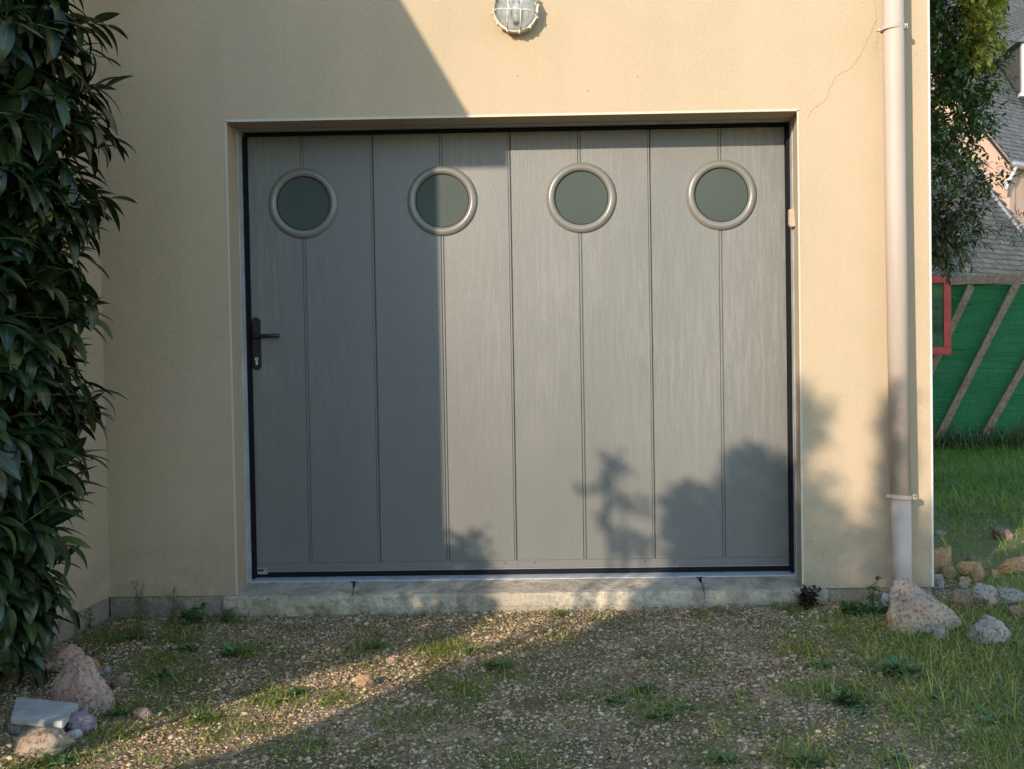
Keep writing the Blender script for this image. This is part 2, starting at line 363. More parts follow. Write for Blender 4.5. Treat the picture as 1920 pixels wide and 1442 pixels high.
# ------------------------------------------------------------------ concrete step
step = empty('door_step', (1.2, -.01, -.1), 'long worn grey concrete step under the garage door with two open joints', 'step')
g1 = [at(664, 1092, y=.17).x, at(668, 1122, y=-.012).x-.015]; g2 = [at(1311, 1088, y=.17).x, at(1320, 1112, y=-.012).x]
xl_ = at(419, 1122, y=-.012).x
def slabseg(xa0, xa1, xb0, xb1, seed):
    # back edge xa0..xa1 at y=.17, front edge xb0..xb1 at y=-.012
    r = random.Random(seed); bm = NB(); N = 90; rows = []
    prof = [(.185, .026), (.17, .024), (.10, .014), (.04, .006), (.004, .0), (-.007, -.003), (-.012, -.010), (-.014, -.045), (-.010, -.085), (-.008, -.25)]
    for i in range(N+1):
        t = i/N; row = []
        for j, (y, z) in enumerate(prof):
            f = (.17-min(y, .17))/.182
            x = (xa0+(xa1-xa0)*t)*(1-f)+(xb0+(xb1-xb0)*t)*f
            if 3 < j < 9:
                q_ = mnoise.noise(Vector((x*9, j*.8, seed)))+.6*mnoise.noise(Vector((x*40, j*1.7, seed))); y += .006*q_+(.006 if j > 5 else 0)*mnoise.noise(Vector((x*5, j*3, 9))); z += .0035*mnoise.noise(Vector((x*30, j*2, 5+seed)))-.003*max(0, mnoise.noise(Vector((x*14, 2, 5+seed))))*(j < 7)
            row.append(bm.verts.new((x, y, z)))
        row.append(bm.verts.new((row[0].co.x, .185, -.25))); rows.append(row)
    m_ = len(rows[0])
    for a, b in zip(rows, rows[1:]):
        for j in range(m_): bm.faces.new((a[j], a[(j+1) % m_], b[(j+1) % m_], b[j]))
    bm.faces.new(rows[0]); bm.faces.new(rows[-1][::-1]); bmesh.ops.recalc_face_normals(bm, faces=bm.faces)
    return bm
G = .008
obj('step_block', slabseg(0.0, g1[0]-G, xl_, g1[1]-G*.4, 1), MCONC, step)
obj('step_block', slabseg(g1[0]+G, g2[0]-G, g1[1]+G*.4, g2[1]-G*.4, 2), MCONC, step)
obj('step_block', slabseg(g2[0]+G, OW, g2[1]+G*.4, OW+.10, 3), MCONC, step)
for ga, gb in (g1, g2):
    bm = NB(); prism(bm, [(ga-G-.002, .13, .006), (ga+G+.002, .13, .006), (gb+G, -.006, -.008), (gb-G, -.006, -.008)], (0, 0, -.2))
    obj('joint_mortar', bm, MCONC, step)
for ga, gb in (g1, g2): bm = NB(); prism(bm, [(ga-.016, .17, -.01), (ga+.018, .171, -.01), (ga+.006, .145, -.01), (ga-.004, .140, -.01)], (0, 0, .034)); obj('joint_hole', bm, MVOID, step)
bm = NB(); box(bm, xl_+.62, OW+.1, -.024, -.004, -.35, -.056, .004); obj('foundation_face', bm, concrete('foundation_cement', (.42, .36, .27), .6, .01), step)

# ------------------------------------------------------------------ garage door
DY = .25
gd = empty('garage_door', (1.2, DY, .03), 'wide grey side-sliding garage door with four round frosted portholes', 'garage door')
zt = OH+.03; zb = .058; zr = .094
J = [at(472, 650, y=DY).x] + [at(p, 640, y=DY).x for p in (706, 963, 1224)] + [OW-.018]
MG = [at(p, 640, y=DY).x for p in (575, 834, 1092, 1354)]
def panel(x0, x1, xm, last, first):
    bm = NB()
    y = DY; g = .0055
    def prof(z):
        P = [(x0, y+.02), (x0, y+.002), (x0+.0025, y)]
        P += [(xm-.010, y), (xm-.0085, y+g), (xm-.0065, y+g), (xm-.006, y+.0008), (xm+.001, y+.0008), (xm+.002, y+g*1.1), (xm+.0045, y+g*1.1), (xm+.006, y)]
        if not last: P += [(x1-.013, y), (x1-.012, y+g*.7), (x1-.0105, y+g*.7), (x1-.010, y), (x1-.0045, y), (x1-.003, y+g), (x1-.0005, y+g*1.4)]
        else: P += [(x1-.002, y), (x1, y+.002)]
        P += [(x1, y+.02)]
        return [(a, b, z) for a, b in P]
    prism(bm, prof(zr), (0, 0, zt-zr))
    s = 0.004 if not last else 0
    box(bm, x0+(.004 if not first else 0), x1+s, y-.0005, y+.02, zb, zr-.0025, .0008)
    box(bm, x0+.002, x1-.002, y+.003, y+.018, zr-.0025, zr)
    return obj('door_panel', bm, MDOOR, gd)
panels = []
for i in range(4): panels.append(panel(J[i], J[i+1], MG[i], i == 3, i == 0))
PC = [(568, 381), (829, 376), (1090, 370.5), (1353, 365)]
for pnl, (a, b) in zip(panels, PC):
    c = at(a, b, y=DY-.01)
    bm = NB()
    prof = [(.155, DY-.0003), (.1545, DY-.004), (.151, DY-.009), (.145, DY-.014), (.138, DY-.0165), (.131, DY-.0165), (.125, DY-.014), (.1205, DY-.010), (.1185, DY-.0065), (.1175, DY-.0015)]
    lathe_y(bm, c.x, c.z, prof, 96); obj('porthole_ring', bm, MRING, pnl, True)
    bm = NB(); lathe_y(bm, c.x, c.z, [(.1205, DY-.0010), (.118, DY-.0022), (.0005, DY-.0022)], 96, False, True); obj('porthole_pane', bm, MFROST, pnl)
    bm = NB(); lathe_y(bm, c.x, c.z, [(.119, DY-.0025), (.1185, DY-.0045), (.1155, DY-.0045), (.115, DY-.0025)], 96); obj('pane_gasket', bm, MRUB, pnl, True)
bm = NB()   # bottom drip edges, pale
for i in range(4): box(bm, J[i]+.003, J[i+1]+.002, DY-.003, DY+.018, zb-.004, zb-.0005)
obj('drip_edge', bm, MZINC, gd)
bm = NB()
for i in range(4): box(bm, J[i]+.004 if i else J[i], J[i+1]-.001+(.004 if i < 3 else 0), DY-.001, DY+.018, .0305, zb-.0042)
obj('bottom_seal', bm, MRUB, gd)
bm = NB(); box(bm, .0045, J[0]-.0005, DY-.012, DY+.02, .0305, zt-.005); box(bm, .0045, .0145, DY-.044, DY-.0125, .0305, OH-.023); box(bm, J[4]+.0005, OW-.0045, DY-.044, DY+.02, .0305, zt-.005)
box(bm, .015, J[4]-.001, DY-.03, DY-.002, OH-.015, OH-.005)
obj('side_seal', bm, MRUB, gd)
bm = NB()   # white frame on the reveal
box(bm, .0005, .004, .148, DY-.046, .026, OH-.0045); box(bm, OW-.004, OW-.0005, .148, DY-.046, .026, OH-.0045); box(bm, .0005, OW-.0005, .150, DY-.046, OH-.004, OH-.0008)
obj('door_frame', bm, MFRM, gd)
bm = NB(); prism(bm, [(.002, .165, .0225), (.002, .166, .0262), (.002, .19, .0290), (.002, DY+.03, .0300), (.002, DY+.03, .0225)], (OW-.004, 0, 0)); obj('threshold', bm, MFRM, gd)
# cylinder block behind
bm = NB(); box(bm, .0, OW, DY+.021, DY+.03, .0, OH+.1); obj('backing', bm, MVOID, gd)
# handle
def rrect_plate(bm, cx, z0, z1, hw, y0, y1, n=10):
    pts = []
    for k_ in range(n+1): a = math.pi*k_/n; pts.append((cx+hw*math.cos(a), y1, z1-hw+hw*math.sin(a)))
    for k_ in range(n+1): a = math.pi+math.pi*k_/n; pts.append((cx+hw*math.cos(a), y1, z0+hw+hw*math.sin(a)))
    prism(bm, pts, (0, y0-y1, 0))
hy = DY-.012
hc = at(480, 645, y=hy); zt_h = at(480, 595, y=hy).z; zb_h = at(481, 694, y=hy).z
bm = NB(); rrect_plate(bm, hc.x, zb_h, zt_h, .0195, hy, DY-.0005)
es = [e_ for e_ in bm.edges if all(abs(v.co.y-hy) < 1e-5 for v in e_.verts)]
bmesh.ops.bevel(bm, geom=es, offset=.003, segments=2, affect='EDGES'); plate = obj('handle_plate', bm, MBLK, panels[0], False)
lz = at(500, 630, y=hy-.04).z; lx1 = at(523, 630, y=hy-.045).x
bm = NB(); tube(bm, [(hc.x, hy-.0005, lz), (hc.x, hy-.028, lz), (hc.x+.004, hy-.038, lz), (hc.x+.014, hy-.043, lz), (lx1-.004, hy-.043, lz), (lx1, hy-.043, lz)], [.011, .010, .010, .010, .0095, .008], 16)
obj('lever', bm, MBLK, panels[0], True)
kc = at(481, 675, y=hy-.003)
bm = NB(); lathe_y(bm, kc.x, kc.z+.004, [(.0085, hy-.0003), (.0085, hy-.0035), (.008, hy-.004), (.0003, hy-.004)], 24, False, True); box(bm, kc.x-.0045, kc.x+.0045, hy-.0037, hy-.0003, kc.z-.023, kc.z, .001)
obj('lock_cylinder', bm, MSTEEL, panels[0])
bm = NB(); box(bm, kc.x-.001, kc.x+.001, hy-.0046, hy-.0041, kc.z-.001, kc.z+.009); obj('keyhole', bm, MVOID, panels[0])
# maker's sticker, bottom left: grey border, maroon field, small white mark
a = at(482.5, 1077, y=DY-.0015); b = at(502, 1066, y=DY-.0015)
za, zz = a.z+.001, b.z+.001; xa = max(a.x, J[0]+.003); xb = xa+.045
bm = NB(); box(bm, xa, xb, DY-.0014, DY-.0007, za, zz); obj('maker_sticker', bm, MSTG, panels[0])
bm = NB(); box(bm, xa+.001, xb-.004, DY-.0020, DY-.0015, za+.008, zz-.003); obj('sticker_field', bm, MSTK, panels[0])
bm = NB(); box(bm, xb-.016, xb-.012, DY-.0026, DY-.0021, za+.012, zz-.006); box(bm, xb-.011, xb-.0085, DY-.0026, DY-.0021, za+.012, zz-.007); obj('sticker_mark', bm, MWHITE, panels[0])
bm = NB()
for px_, py_ in ((947, 1062), (1004, 1061), (1210, 1057), (1265, 1059)):
    p = at(px_, py_, y=DY); box(bm, p.x-.003, p.x+.003, DY-.0012, DY-.0003, zr-.0145, zr-.0105)
obj('rivet', bm, MRUB, gd)
# wooden wedge on the right jamb
bm = NB(); wz0 = at(1487, 427, y=.15).z; wz1 = at(1487, 392, y=.15).z
prism(bm, [(OW-.0005, .165, wz1), (OW-.020, .17, wz1-.003), (OW-.022, .16, wz0+.012), (OW-.016, .15, wz0), (OW-.0005, .14, wz0+.002)], (0, -.035, 0))
o = obj('wooden_wedge', bm, wood('pale_wood', (.36, .27, .19), (.48, .38, .29)), loc=(OW-.01, .15, wz0)); tag(o, 'small pale wooden wedge stuck on the right jamb of the garage opening', 'wedge')

# ------------------------------------------------------------------ wall lamp
lc = at(966, 14, y=-.075)
lamp = empty('wall_lamp', (lc.x, 0, lc.z), 'round caged bulkhead lamp on the cream wall above the garage door', 'wall lamp')
R0 = .092
bm = NB(); lathe_y(bm, lc.x, lc.z, [(R0*.93, -.0005), (R0*.97, -.004), (R0*.97, -.028), (R0, -.034), (R0, -.046), (R0*.9, -.047), (R0*.88, -.040)], 48, True); obj('base', bm, MLAMP, lamp, False)
bm = NB(); lathe_y(bm, lc.x, lc.z, [(R0*.87*math.cos(t), -.043-.050*math.sin(t)) for t in np.linspace(0, math.pi/2-.02, 14)], 48, False, True)
obj('glass_dome', bm, MLG, lamp, True)
bm = NB(); lathe_y(bm, lc.x, lc.z, [(R0*.84, -.030), (R0*.5, -.034), (R0*.1, -.035)], 32, False, True); obj('reflector', bm, MWHITE, lamp)
bm = NB(); tube(bm, [(lc.x, -.05, lc.z-.05), (lc.x, -.05, lc.z-.03), (lc.x, -.05, lc.z), (lc.x, -.05, lc.z+.03)], [.012, .018, .022, .012], 16); obj('bulb', bm, MBULB, lamp, True)
bm = NB()
tl = math.radians(-4)
def lp(u, v, y): return (lc.x+u*math.cos(tl)-v*math.sin(tl), y, lc.z+u*math.sin(tl)+v*math.cos(tl))
ringp = [lp(R0*.985*math.cos(a_), R0*.985*math.sin(a_), -.052) for a_ in np.linspace(0, 2*math.pi, 49)]
tube(bm, ringp, .0042, 8, False)
for v0, hor in ((-.027, 0), (.027, 0), (-.014, 1), (.034, 1)):
    if 1:
        q = []
        h_ = math.sqrt((R0*.985)**2-v0**2)
        for s_ in np.linspace(-1, 1, 17):
            yy = -.052-.048*math.sqrt(max(0, 1-s_**4))
            q.append(lp(s_*h_, v0, yy) if hor else lp(v0-.001, s_*h_, yy))
        tube(bm, q, .003, 8)
obj('cage', bm, MLAMP, lamp, True)
for a_ in range(12):
    an = math.radians(a_*30+8); bm = NB(); x_, z_ = lc.x+R0*1.03*math.cos(an), lc.z+R0*1.03*math.sin(an)
    lathe_y(bm, x_, z_, [(.0055, -.034), (.0055, -.056), (.004, -.058), (.0005, -.058)], 10, True, True); obj('lug', bm, MLAMP, lamp, False)

# ------------------------------------------------------------------ downpipe
ax = -.095; ptx = (at(1654.7, 100, y=ax).x+at(1689.5, 100, y=ax).x)/2; pbx = (at(1672, 1080, y=ax).x+at(1709, 1080, y=ax).x)/2
dp = empty('downpipe', (ptx, ax, -.1), 'beige plastic downpipe with clip brackets at the right end of the wall', 'downpipe')
zj = at(1690, 930, y=ax).z
bm = NB(); tube(bm, [(pbx, ax, -.2), (pbx+.001, ax, zj-.001)], .0395, 32); obj('lower_pipe', bm, MPIPE, dp, True)
bm = NB(); xx = pbx-.001; tube(bm, [(xx, ax, zj), (xx+(ptx-pbx)*.5, ax, 1.6), (ptx, ax, HT-.1)], .0425, 32); obj('pipe', bm, MPIPE, dp, True)
for px_, py_, sgn in ((1676, 53, 1), (1688, 931, -1)):
    zz_ = at(px_, py_, y=ax).z; cx_ = ptx if sgn > 0 else (pbx+.0)
    bm = NB(); n = 28
    ri, ro, hh = .0428, .0468, .008
    for k_ in range(n):
        a0, a1 = 2*math.pi*k_/n, 2*math.pi*(k_+1)/n
        f = lambda a_, r_, z_: bm.verts.new((cx_+r_*math.cos(a_), ax+r_*math.sin(a_), zz_+z_+.004*sgn*math.cos(a_)))
        q = [f(a0, ro, -hh), f(a1, ro, -hh), f(a1, ro, hh), f(a0, ro, hh)]; bm.faces.new(q)
        p_ = [f(a0, ri, -hh), f(a1, ri, -hh), f(a1, ri, hh), f(a0, ri, hh)]
        bm.faces.new((q[3], q[2], p_[2], p_[3])); bm.faces.new((q[1], q[0], p_[0], p_[1]))
    box(bm, cx_+.0455, cx_+.063, ax-.012, ax+.012, zz_-.008+.004*sgn, zz_+.012+.004*sgn, .0015)
    box(bm, cx_-.060, cx_-.0455, ax-.006, ax+.006, zz_-.008-.004*sgn, zz_+.006-.004*sgn, .0015)
    box(bm, cx_-.012, cx_+.012, ax+.044, -.0005, zz_-.006, zz_+.006)
    obj('pipe_bracket', bm, MPIPE, dp)
    bm = NB(); box(bm, cx_+.053, cx_+.058, ax-.0145, ax-.0125, zz_-.001, zz_+.005); obj('bracket_screw', bm, MVOID, dp)

# ------------------------------------------------------------------ rocks
def rock(name, label, c, dims, m, seed, rz=0, tilt=0, cuts=9, group=None, pts=None):
    r = random.Random(seed); bm = NB()
    if pts is None:
        pts = []
        for i in range(15 if cuts > 4 else 40):
            z = 1-2*(i+.5)/(15 if cuts > 4 else 40); a_ = i*2.4+r.uniform(-.5, .5); q = math.sqrt(max(0, 1-z*z)); k_ = r.uniform(.78, 1.12) if cuts > 4 else 1
            pts.append((q*math.cos(a_)*k_, q*math.sin(a_)*k_, z*k_))
    for p in pts: bm.verts.new(p)
    bmesh.ops.convex_hull(bm, input=bm.verts)
    for v in [v for v in bm.verts if not v.link_faces]: bm.verts.remove(v)
    bmesh.ops.dissolve_limit(bm, angle_limit=math.radians(9), verts=bm.verts, edges=bm.edges)
    bmesh.ops.bevel(bm, geom=list(bm.edges), offset=.07, segments=2, affect='EDGES', profile=.6, clamp_overlap=True)
    bmesh.ops.triangulate(bm, faces=bm.faces)
    for _ in range(5):
        long_ = [e_ for e_ in bm.edges if e_.calc_length() > .09]
        if not long_: break
        bmesh.ops.subdivide_edges(bm, edges=long_, cuts=1); bmesh.ops.triangulate(bm, faces=[f for f in bm.faces if len(f.verts) > 3])
    off = Vector((seed*3.1, seed*1.7, 0)); bm.normal_update()
    Rm = Matrix.Rotation(rz, 3, 'Z') @ Matrix.Rotation(tilt, 3, 'Y')
    mv = []
    for v in bm.verts:
        p = v.co; mv.append(v.normal*(.07*mnoise.noise(p*1.6+off)+.06*mnoise.noise(p*4+off)+.035*mnoise.noise(p*9+off)+.02*mnoise.noise(p*21+off)))
    for v, d in zip(bm.verts, mv):
        p = v.co+d; p = Vector((p.x*dims[0], p.y*dims[1], p.z*dims[2])); v.co = Rm @ p+Vector(c)
    o = obj(name, bm, m, smooth=True, loc=(c[0], c[1], c[2]-dims[2]*.7)); tag(o, label, 'rock', group)
    return o
def rock_px(label, x0, y0, x1, y1, m, seed, rz=0, tilt=0, depthk=.8, group='rocks', sink=.32, name='rock', cuts=9, pts=None):
    """stands on the ground where its foot is seen, at real size"""
    fx, fy, fz = pxy((x0+x1)/2, y1)
    d = fy-CAM[1]; wpx = F/d
    hw = (x1-x0)/2/wpx; hh = (y1-y0)/2/wpx
    dy = hw*depthk
    return rock(name, label, (fx, fy+dy*.7, fz+hh*(1-sink)), (hw*1.14, dy*1.1, hh*1.35), m, seed, rz, tilt, cuts, group, pts)
GL = 'rocks by the laurel bush'; GR = 'rocks beside the house corner'
rock_px('large pink granite rock leaning behind the grey slab, left of the gravel', 92, 1228, 200, 1330, MR_PINK, 3, 0, 0, .6, GL, pts=[(-.9, -.2, .3), (-.1, 0, 1), (.2, .1, .9), (1, -.2, -.1), (.9, -.4, -.9), (-.1, -.9, -1), (-.8, -.7, -.7), (.1, -.8, .2), (-1, .6, -1), (.9, .6, -1), (0, .8, .5), (.55, -.6, -.2), (-.6, -.6, .1)])
rock_px('flat topped pink rock tucked under the laurel, nearest the side wall', 60, 1212, 150, 1262, MR_PINK, 5, .2, 0, .8, GL)
rock_px('small orange brown stone right of the flat topped pink rock', 150, 1236, 184, 1262, MR_ORNG, 6, .2, 0, .8, GL)
rock_px('small pale grey stone beside the large pink rock', 180, 1246, 207, 1272, MR_GREY, 7, .6, 0, .8, GL)
rock_px('low brown stone half buried right of the pink rock', 204, 1262, 240, 1292, MR_BRWN, 8, .6, 0, .8, GL)
rock_px('smooth rounded purple stone under the corner of the grey slab', 116, 1338, 170, 1378, MR_PURP, 9, .4, 0, .9, GL, cuts=3)
rock_px('wide rough tan rock lowest at the left edge', 8, 1366, 132, 1418, MR_MIX, 10, .1, 0, .6, GL)
rock_px('small white stone below the purple stone', 120, 1368, 150, 1388, MSLAB, 12, .1, 0, .8, GL)
rock_px('thin pinkish stone lying in the gravel right of the slab', 246, 1328, 282, 1350, MR_PINK, 14, .1, 0, .8, GL)
rock_px('big wedge shaped granite boulder at the foot of the downpipe', 1680, 1098, 1800, 1186, MR_MIX, 21, 0, 0, .55, GR, sink=.12, pts=[(-1, -.2, .6), (-.75, 0, 1), (-.4, .3, .95), (.3, .2, .3), (1, 0, -.25), (.95, -.2, -.5), (.2, -.9, -.9), (-.5, -1, -.9), (-.95, -.6, -.3), (-.35, -.75, .4), (.3, -.7, -.1), (-.9, .8, -1), (.9, .8, -1), (.6, .5, .1), (-.8, .7, .6), (-1, -.3, -.9)])
rock_px('grey and white pitted rock lying in the grass at the right', 1822, 1158, 1908, 1210, MR_GREY, 22, -.2, .15, .7, GR)
rock_px('tall orange stone standing against the house corner', 1740, 1018, 1788, 1078, MR_ORNG, 23, .3, .5, .8, GR)
rock_px('small orange stone in front of the tall orange stone', 1768, 1062, 1796, 1084, MR_ORNG, 24, .3, .2, .8, GR)
rock_px('tan stone behind the gap in the rock line', 1794, 1052, 1850, 1082, MR_ORNG, 25, .1, .2, .8, GR)
rock_px('small pointed orange stone leaning on the tan stone', 1822, 1062, 1850, 1090, MR_ORNG, 26, .5, .2, .8, GR)
rock_px('long orange rock cut by the right edge of the view', 1874, 1044, 1950, 1078, MR_ORNG, 27, .1, 0, .6, GR)
rock_px('flat brown stone alone on the lawn', 1864, 988, 1908, 1012, MR_BRWN, 28, .3, .3, .8, GR)
rock_px('grey stone at the house corner behind the boulder', 1744, 1074, 1776, 1106, MR_GREY, 29, .3, .2, .8, GR)
rock_px('brown rock right behind the big boulder', 1776, 1104, 1838, 1140, MR_BRWN, 30, .3, .2, .8, GR)
rock_px('speckled grey rock between the brown rock and the grass', 1826, 1094, 1884, 1136, MR_GREY, 31, .3, .2, .8, GR)
rock_px('low flat grey stone right of the speckled rock', 1870, 1104, 1930, 1136, MR_GREY, 32, .3, 0, .8, GR)
rock_px('small mossy grey stone in the grass below the boulder', 1748, 1176, 1778, 1202, MR_GREY, 33, .3, .2, .8, GR)
rock_px('small white stone against the plinth left of the downpipe', 1650, 1112, 1678, 1132, MSLAB, 34, .3, .2, .5, GR)
rock_px('orange stone sunlit in the gravel strip', 664, 1266, 700, 1290, MR_ORNG, 36, .3, .2, .8, 'loose stones in the gravel')
rock_px('pinkish stone in the gravel above the sunlit orange one', 724, 1232, 744, 1246, MR_PINK, 37, .3, .2, .8, 'loose stones in the gravel')
rock_px('long rust coloured stone in the shaded gravel at the left', 432, 1242, 480, 1252, MR_BRWN, 38, .1, 0, .5, 'loose stones in the gravel')
for lb_, (a0, b0_, a1, b1), m_, sd in (('small brown stone between the flat lawn stone and the rock line', (1812, 1040, 1832, 1054), MR_BRWN, 51), ('orange chip stone touching the long orange rock', (1856, 1066, 1878, 1084), MR_ORNG, 52),
        ('pale chip stone just behind the brown rock', (1796, 1090, 1816, 1104), MR_GREY, 53), ('orange stone low in front of the tan stone', (1800, 1080, 1824, 1098), MR_ORNG, 54), ('dark stone at the edge of the view below the flat grey stone', (1890, 1136, 1925, 1156), MR_BRWN, 55),
        ('thin pale stone lying in the short lawn by the corner', (1752, 994, 1776, 1004), MR_GREY, 56), ('reddish stone left of the flat grey stone', (1852, 1120, 1874, 1138), MR_PINK, 57)): rock_px(lb_, a0, b0_, a1, b1, m_, sd, .2, .1, .8, GR)
# grey paving slab resting on the stones
q = [at(p[0], p[1], z=zz_) for p, zz_ in (((30, 1306), -.055), ((147, 1318), -.055), ((118, 1354), -.055), ((20, 1345), -.055))]
bm = NB(); prism(bm, q, (0, 0, -.02)); bmesh.ops.bevel(bm, geom=list(bm.edges), offset=.003, segments=2, affect='EDGES')
bm2 = bm; o = obj('paving_slab', bm2, MSLAB, loc=tuple(q[0])); tag(o, 'thin light grey paving slab lying tilted on the stones at the left', 'slab')
q2 = [Vector((p.x-.015, p.y+.01, p.z-.0225)) for p in q]; bm = NB(); prism(bm, q2, (0, 0, -.03)); bmesh.ops.bevel(bm, geom=list(bm.edges), offset=.003, segments=2, affect='EDGES')
o = obj('paving_slab', bm, MR_GREY, loc=tuple(q2[0])); tag(o, 'darker rough slab stacked under the light grey paving slab', 'slab')

# ------------------------------------------------------------------ leaves
def leaf_template(nl=6, shape='laurel'):
    t = np.linspace(0, 1, nl+1)
    if shape == 'laurel': wd = np.sin(np.pi*t**.82)**.75*(1-.15*t)
    elif shape == 'oval': wd = np.sin(np.pi*t**.8)**.7
    else: wd = 1-t**1.6
    wd[0] = .06; wd[-1] = .02
    return t, wd
def leaves(P, D, N, L, W, droop, nl=6, shape='laurel', fold=.25, rnd=None, curl=None):
    """P base points, D directions, N rough normals, L lengths, W half widths, droop = radians of bend"""
    n = len(P); t, wd = leaf_template(nl, shape)
    D = D/np.linalg.norm(D, axis=1, keepdims=True); Sd = np.cross(D, N); Sd /= np.linalg.norm(Sd, axis=1, keepdims=True)+1e-9; U = np.cross(Sd, D)
    V = np.zeros((n, nl+1, 3, 3)); pos = P.copy(); seg = L/nl
    for i in range(nl+1):
        a = droop*(i/nl)
        d = D*np.cos(a)[:, None]-U*np.sin(a)[:, None]; u = U*np.cos(a)[:, None]+D*np.sin(a)[:, None]
        if i: pos = pos+d*seg[:, None]
        w_ = (W*wd[i])[:, None]
        V[:, i, 0] = pos-Sd*w_+u*w_*fold; V[:, i, 1] = pos; V[:, i, 2] = pos+Sd*w_+u*w_*fold
    base = np.arange(n)[:, None]*(3*(nl+1)); f = []
    for i in range(nl):
        for s_ in (0, 1): f.append([i*3+s_, i*3+s_+1, (i+1)*3+s_+1, (i+1)*3+s_])
    Fq = (base[:, :, None]+np.array(f)[None]).reshape(-1, 4)
    if rnd is None: rnd = rng.random(n)
    R_ = np.repeat(rnd, 3*(nl+1)); mid = np.tile(np.tile([1., 0., 1.], nl+1), n)
    return V.reshape(-1, 3), Fq, {'rnd': R_, 'mid': mid}
def merge(parts):
    Vs, Fs, A, o = [], [], {}, 0
    for v, f, a in parts:
        Vs.append(v); Fs.append(f+o); o += len(v)
        for k_, x in a.items(): A.setdefault(k_, []).append(x)
    return np.concatenate(Vs), np.concatenate(Fs), {k_: np.concatenate(x) for k_, x in A.items()}
def unit(n): v = rng.normal(size=(n, 3)); return v/np.linalg.norm(v, axis=1, keepdims=True)
def rot_about(ax_, v, ang):
    c, s = np.cos(ang)[:, None], np.sin(ang)[:, None]
    return v*c+np.cross(ax_, v)*s+ax_*(np.sum(ax_*v, 1, keepdims=True))*(1-c)
def twig_leaves(base, dirn, length, nleaf, L, W, droop, spread=1.0, **kw):
    """leaves spiralling along each twig"""
    n = len(base); k_ = np.arange(nleaf); tt = (k_+.6)/nleaf
    d = dirn/np.linalg.norm(dirn, axis=1, keepdims=True)
    hlp = np.cross(d, unit(n)); hlp /= np.linalg.norm(hlp, axis=1, keepdims=True)
    P, DD, NN, LL = [], [], [], []
    for j in range(nleaf):
        p = base+d*(length*tt[j])[:, None]; p[:, 2] -= .12*length*tt[j]**2
        a = np.full(n, j*2.4)+rng.normal(0, .4, n)
        side = rot_about(d, hlp, a)
        op = spread*(1.15-.65*tt[j])+rng.normal(0, .15, n)
        dd = d*np.cos(op)[:, None]+side*np.sin(op)[:, None]; dd[:, 2] -= .25
        up = np.array([0, 0, 1.])+.45*side*0+.3*unit(n)+d*.5
        P.append(p); DD.append(dd); NN.append(up); LL.append(np.ones(n)*(1.05-.35*abs(tt[j]-.4)))
    P = np.concatenate(P); DD = np.concatenate(DD); NN = np.concatenate(NN); LL = np.concatenate(LL)
    m_ = len(P); l_ = L*LL*rng.uniform(.75, 1.15, m_)
    return leaves(P, DD, NN, l_, W/L*l_*rng.uniform(.85, 1.15, m_), droop*rng.uniform(.3, 1.5, m_), **kw)

# ------------------------------------------------------------------ laurel bush (left)
bx, by = -.60, -1.15
bush = empty('laurel_bush', (bx, by, float(gh(bx, by))), 'tall dark glossy laurel bush with long drooping leaves at the left edge', 'bush')
def rprof(z):
    return np.interp(z, [-.1, .1, .3, .6, 1.0, 1.5, 1.9, 2.4], [.12, .18, .27, .36, .42, .44, .46, .40])
KY = 1.35
n = 980
zz_ = rng.uniform(.0, 2.35, n); th = rng.uniform(0, 2*math.pi, n)
lump = 1+.09*np.sin(3*th+zz_*4)+.07*np.sin(7*zz_+2*th)
rad = rprof(zz_)*lump*rng.uniform(.5, .86, n)
out = np.stack([np.cos(th), np.sin(th), np.zeros(n)], -1)
base = np.stack([bx+out[:, 0]*rad, by+out[:, 1]*rad*KY, zz_], -1)
dirn = out*rng.uniform(.6, 1, n)[:, None]+np.array([0, 0, 1])*rng.uniform(-.75, .5, n)[:, None]+.35*unit(n)
ln = rng.uniform(.10, .20, n)
ok = base[:, 0] > XL+.06; base, dirn, ln = base[ok], dirn[ok], ln[ok]; n = len(base)
A = twig_leaves(base, dirn, ln, 9, .14, .0245, .8, nl=7)
ni = 1500; th2 = rng.uniform(0, 2*math.pi, ni); z2 = rng.uniform(.02, 2.4, ni); r2 = rprof(z2)*rng.uniform(.3, .75, ni)
o2 = np.stack([np.cos(th2), np.sin(th2), np.zeros(ni)], -1); P2 = np.stack([bx+o2[:, 0]*r2, by+o2[:, 1]*r2*KY, z2], -1)
P2[:, 0] = np.maximum(P2[:, 0], XL+.1)
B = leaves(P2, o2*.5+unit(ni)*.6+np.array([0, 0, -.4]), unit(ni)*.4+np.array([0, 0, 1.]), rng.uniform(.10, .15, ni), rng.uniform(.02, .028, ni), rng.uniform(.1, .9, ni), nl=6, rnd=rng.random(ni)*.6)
def trim(a, nl):       # crown shaped for its shadow: leaves that would shade the lit door are dropped
    v, f, at__ = a; per = 3*(nl+1); m_ = len(v)//per; tipx = v.reshape(m_, per, 3)[:, -2]; b0_ = v.reshape(m_, per, 3)[:, 1]
    keep = (tipx[:, 0]+TX*np.abs(tipx[:, 1]) < .70) & (b0_[:, 0] > XL+.02)
    return leaves_keep(v, at__, keep, per, nl)
def leaves_keep(v, at__, keep, per, nl):
    v = v.reshape(-1, per, 3)[keep]; m_ = len(v); f_ = []
    for i in range(nl):
        for s_ in (0, 1): f_.append([i*3+s_, i*3+s_+1, (i+1)*3+s_+1, (i+1)*3+s_])
    return v.reshape(-1, 3), (np.arange(m_)[:, None, None]*per+np.array(f_)[None]).reshape(-1, 4), {k_: x.reshape(-1, per)[keep].ravel() for k_, x in at__.items()}
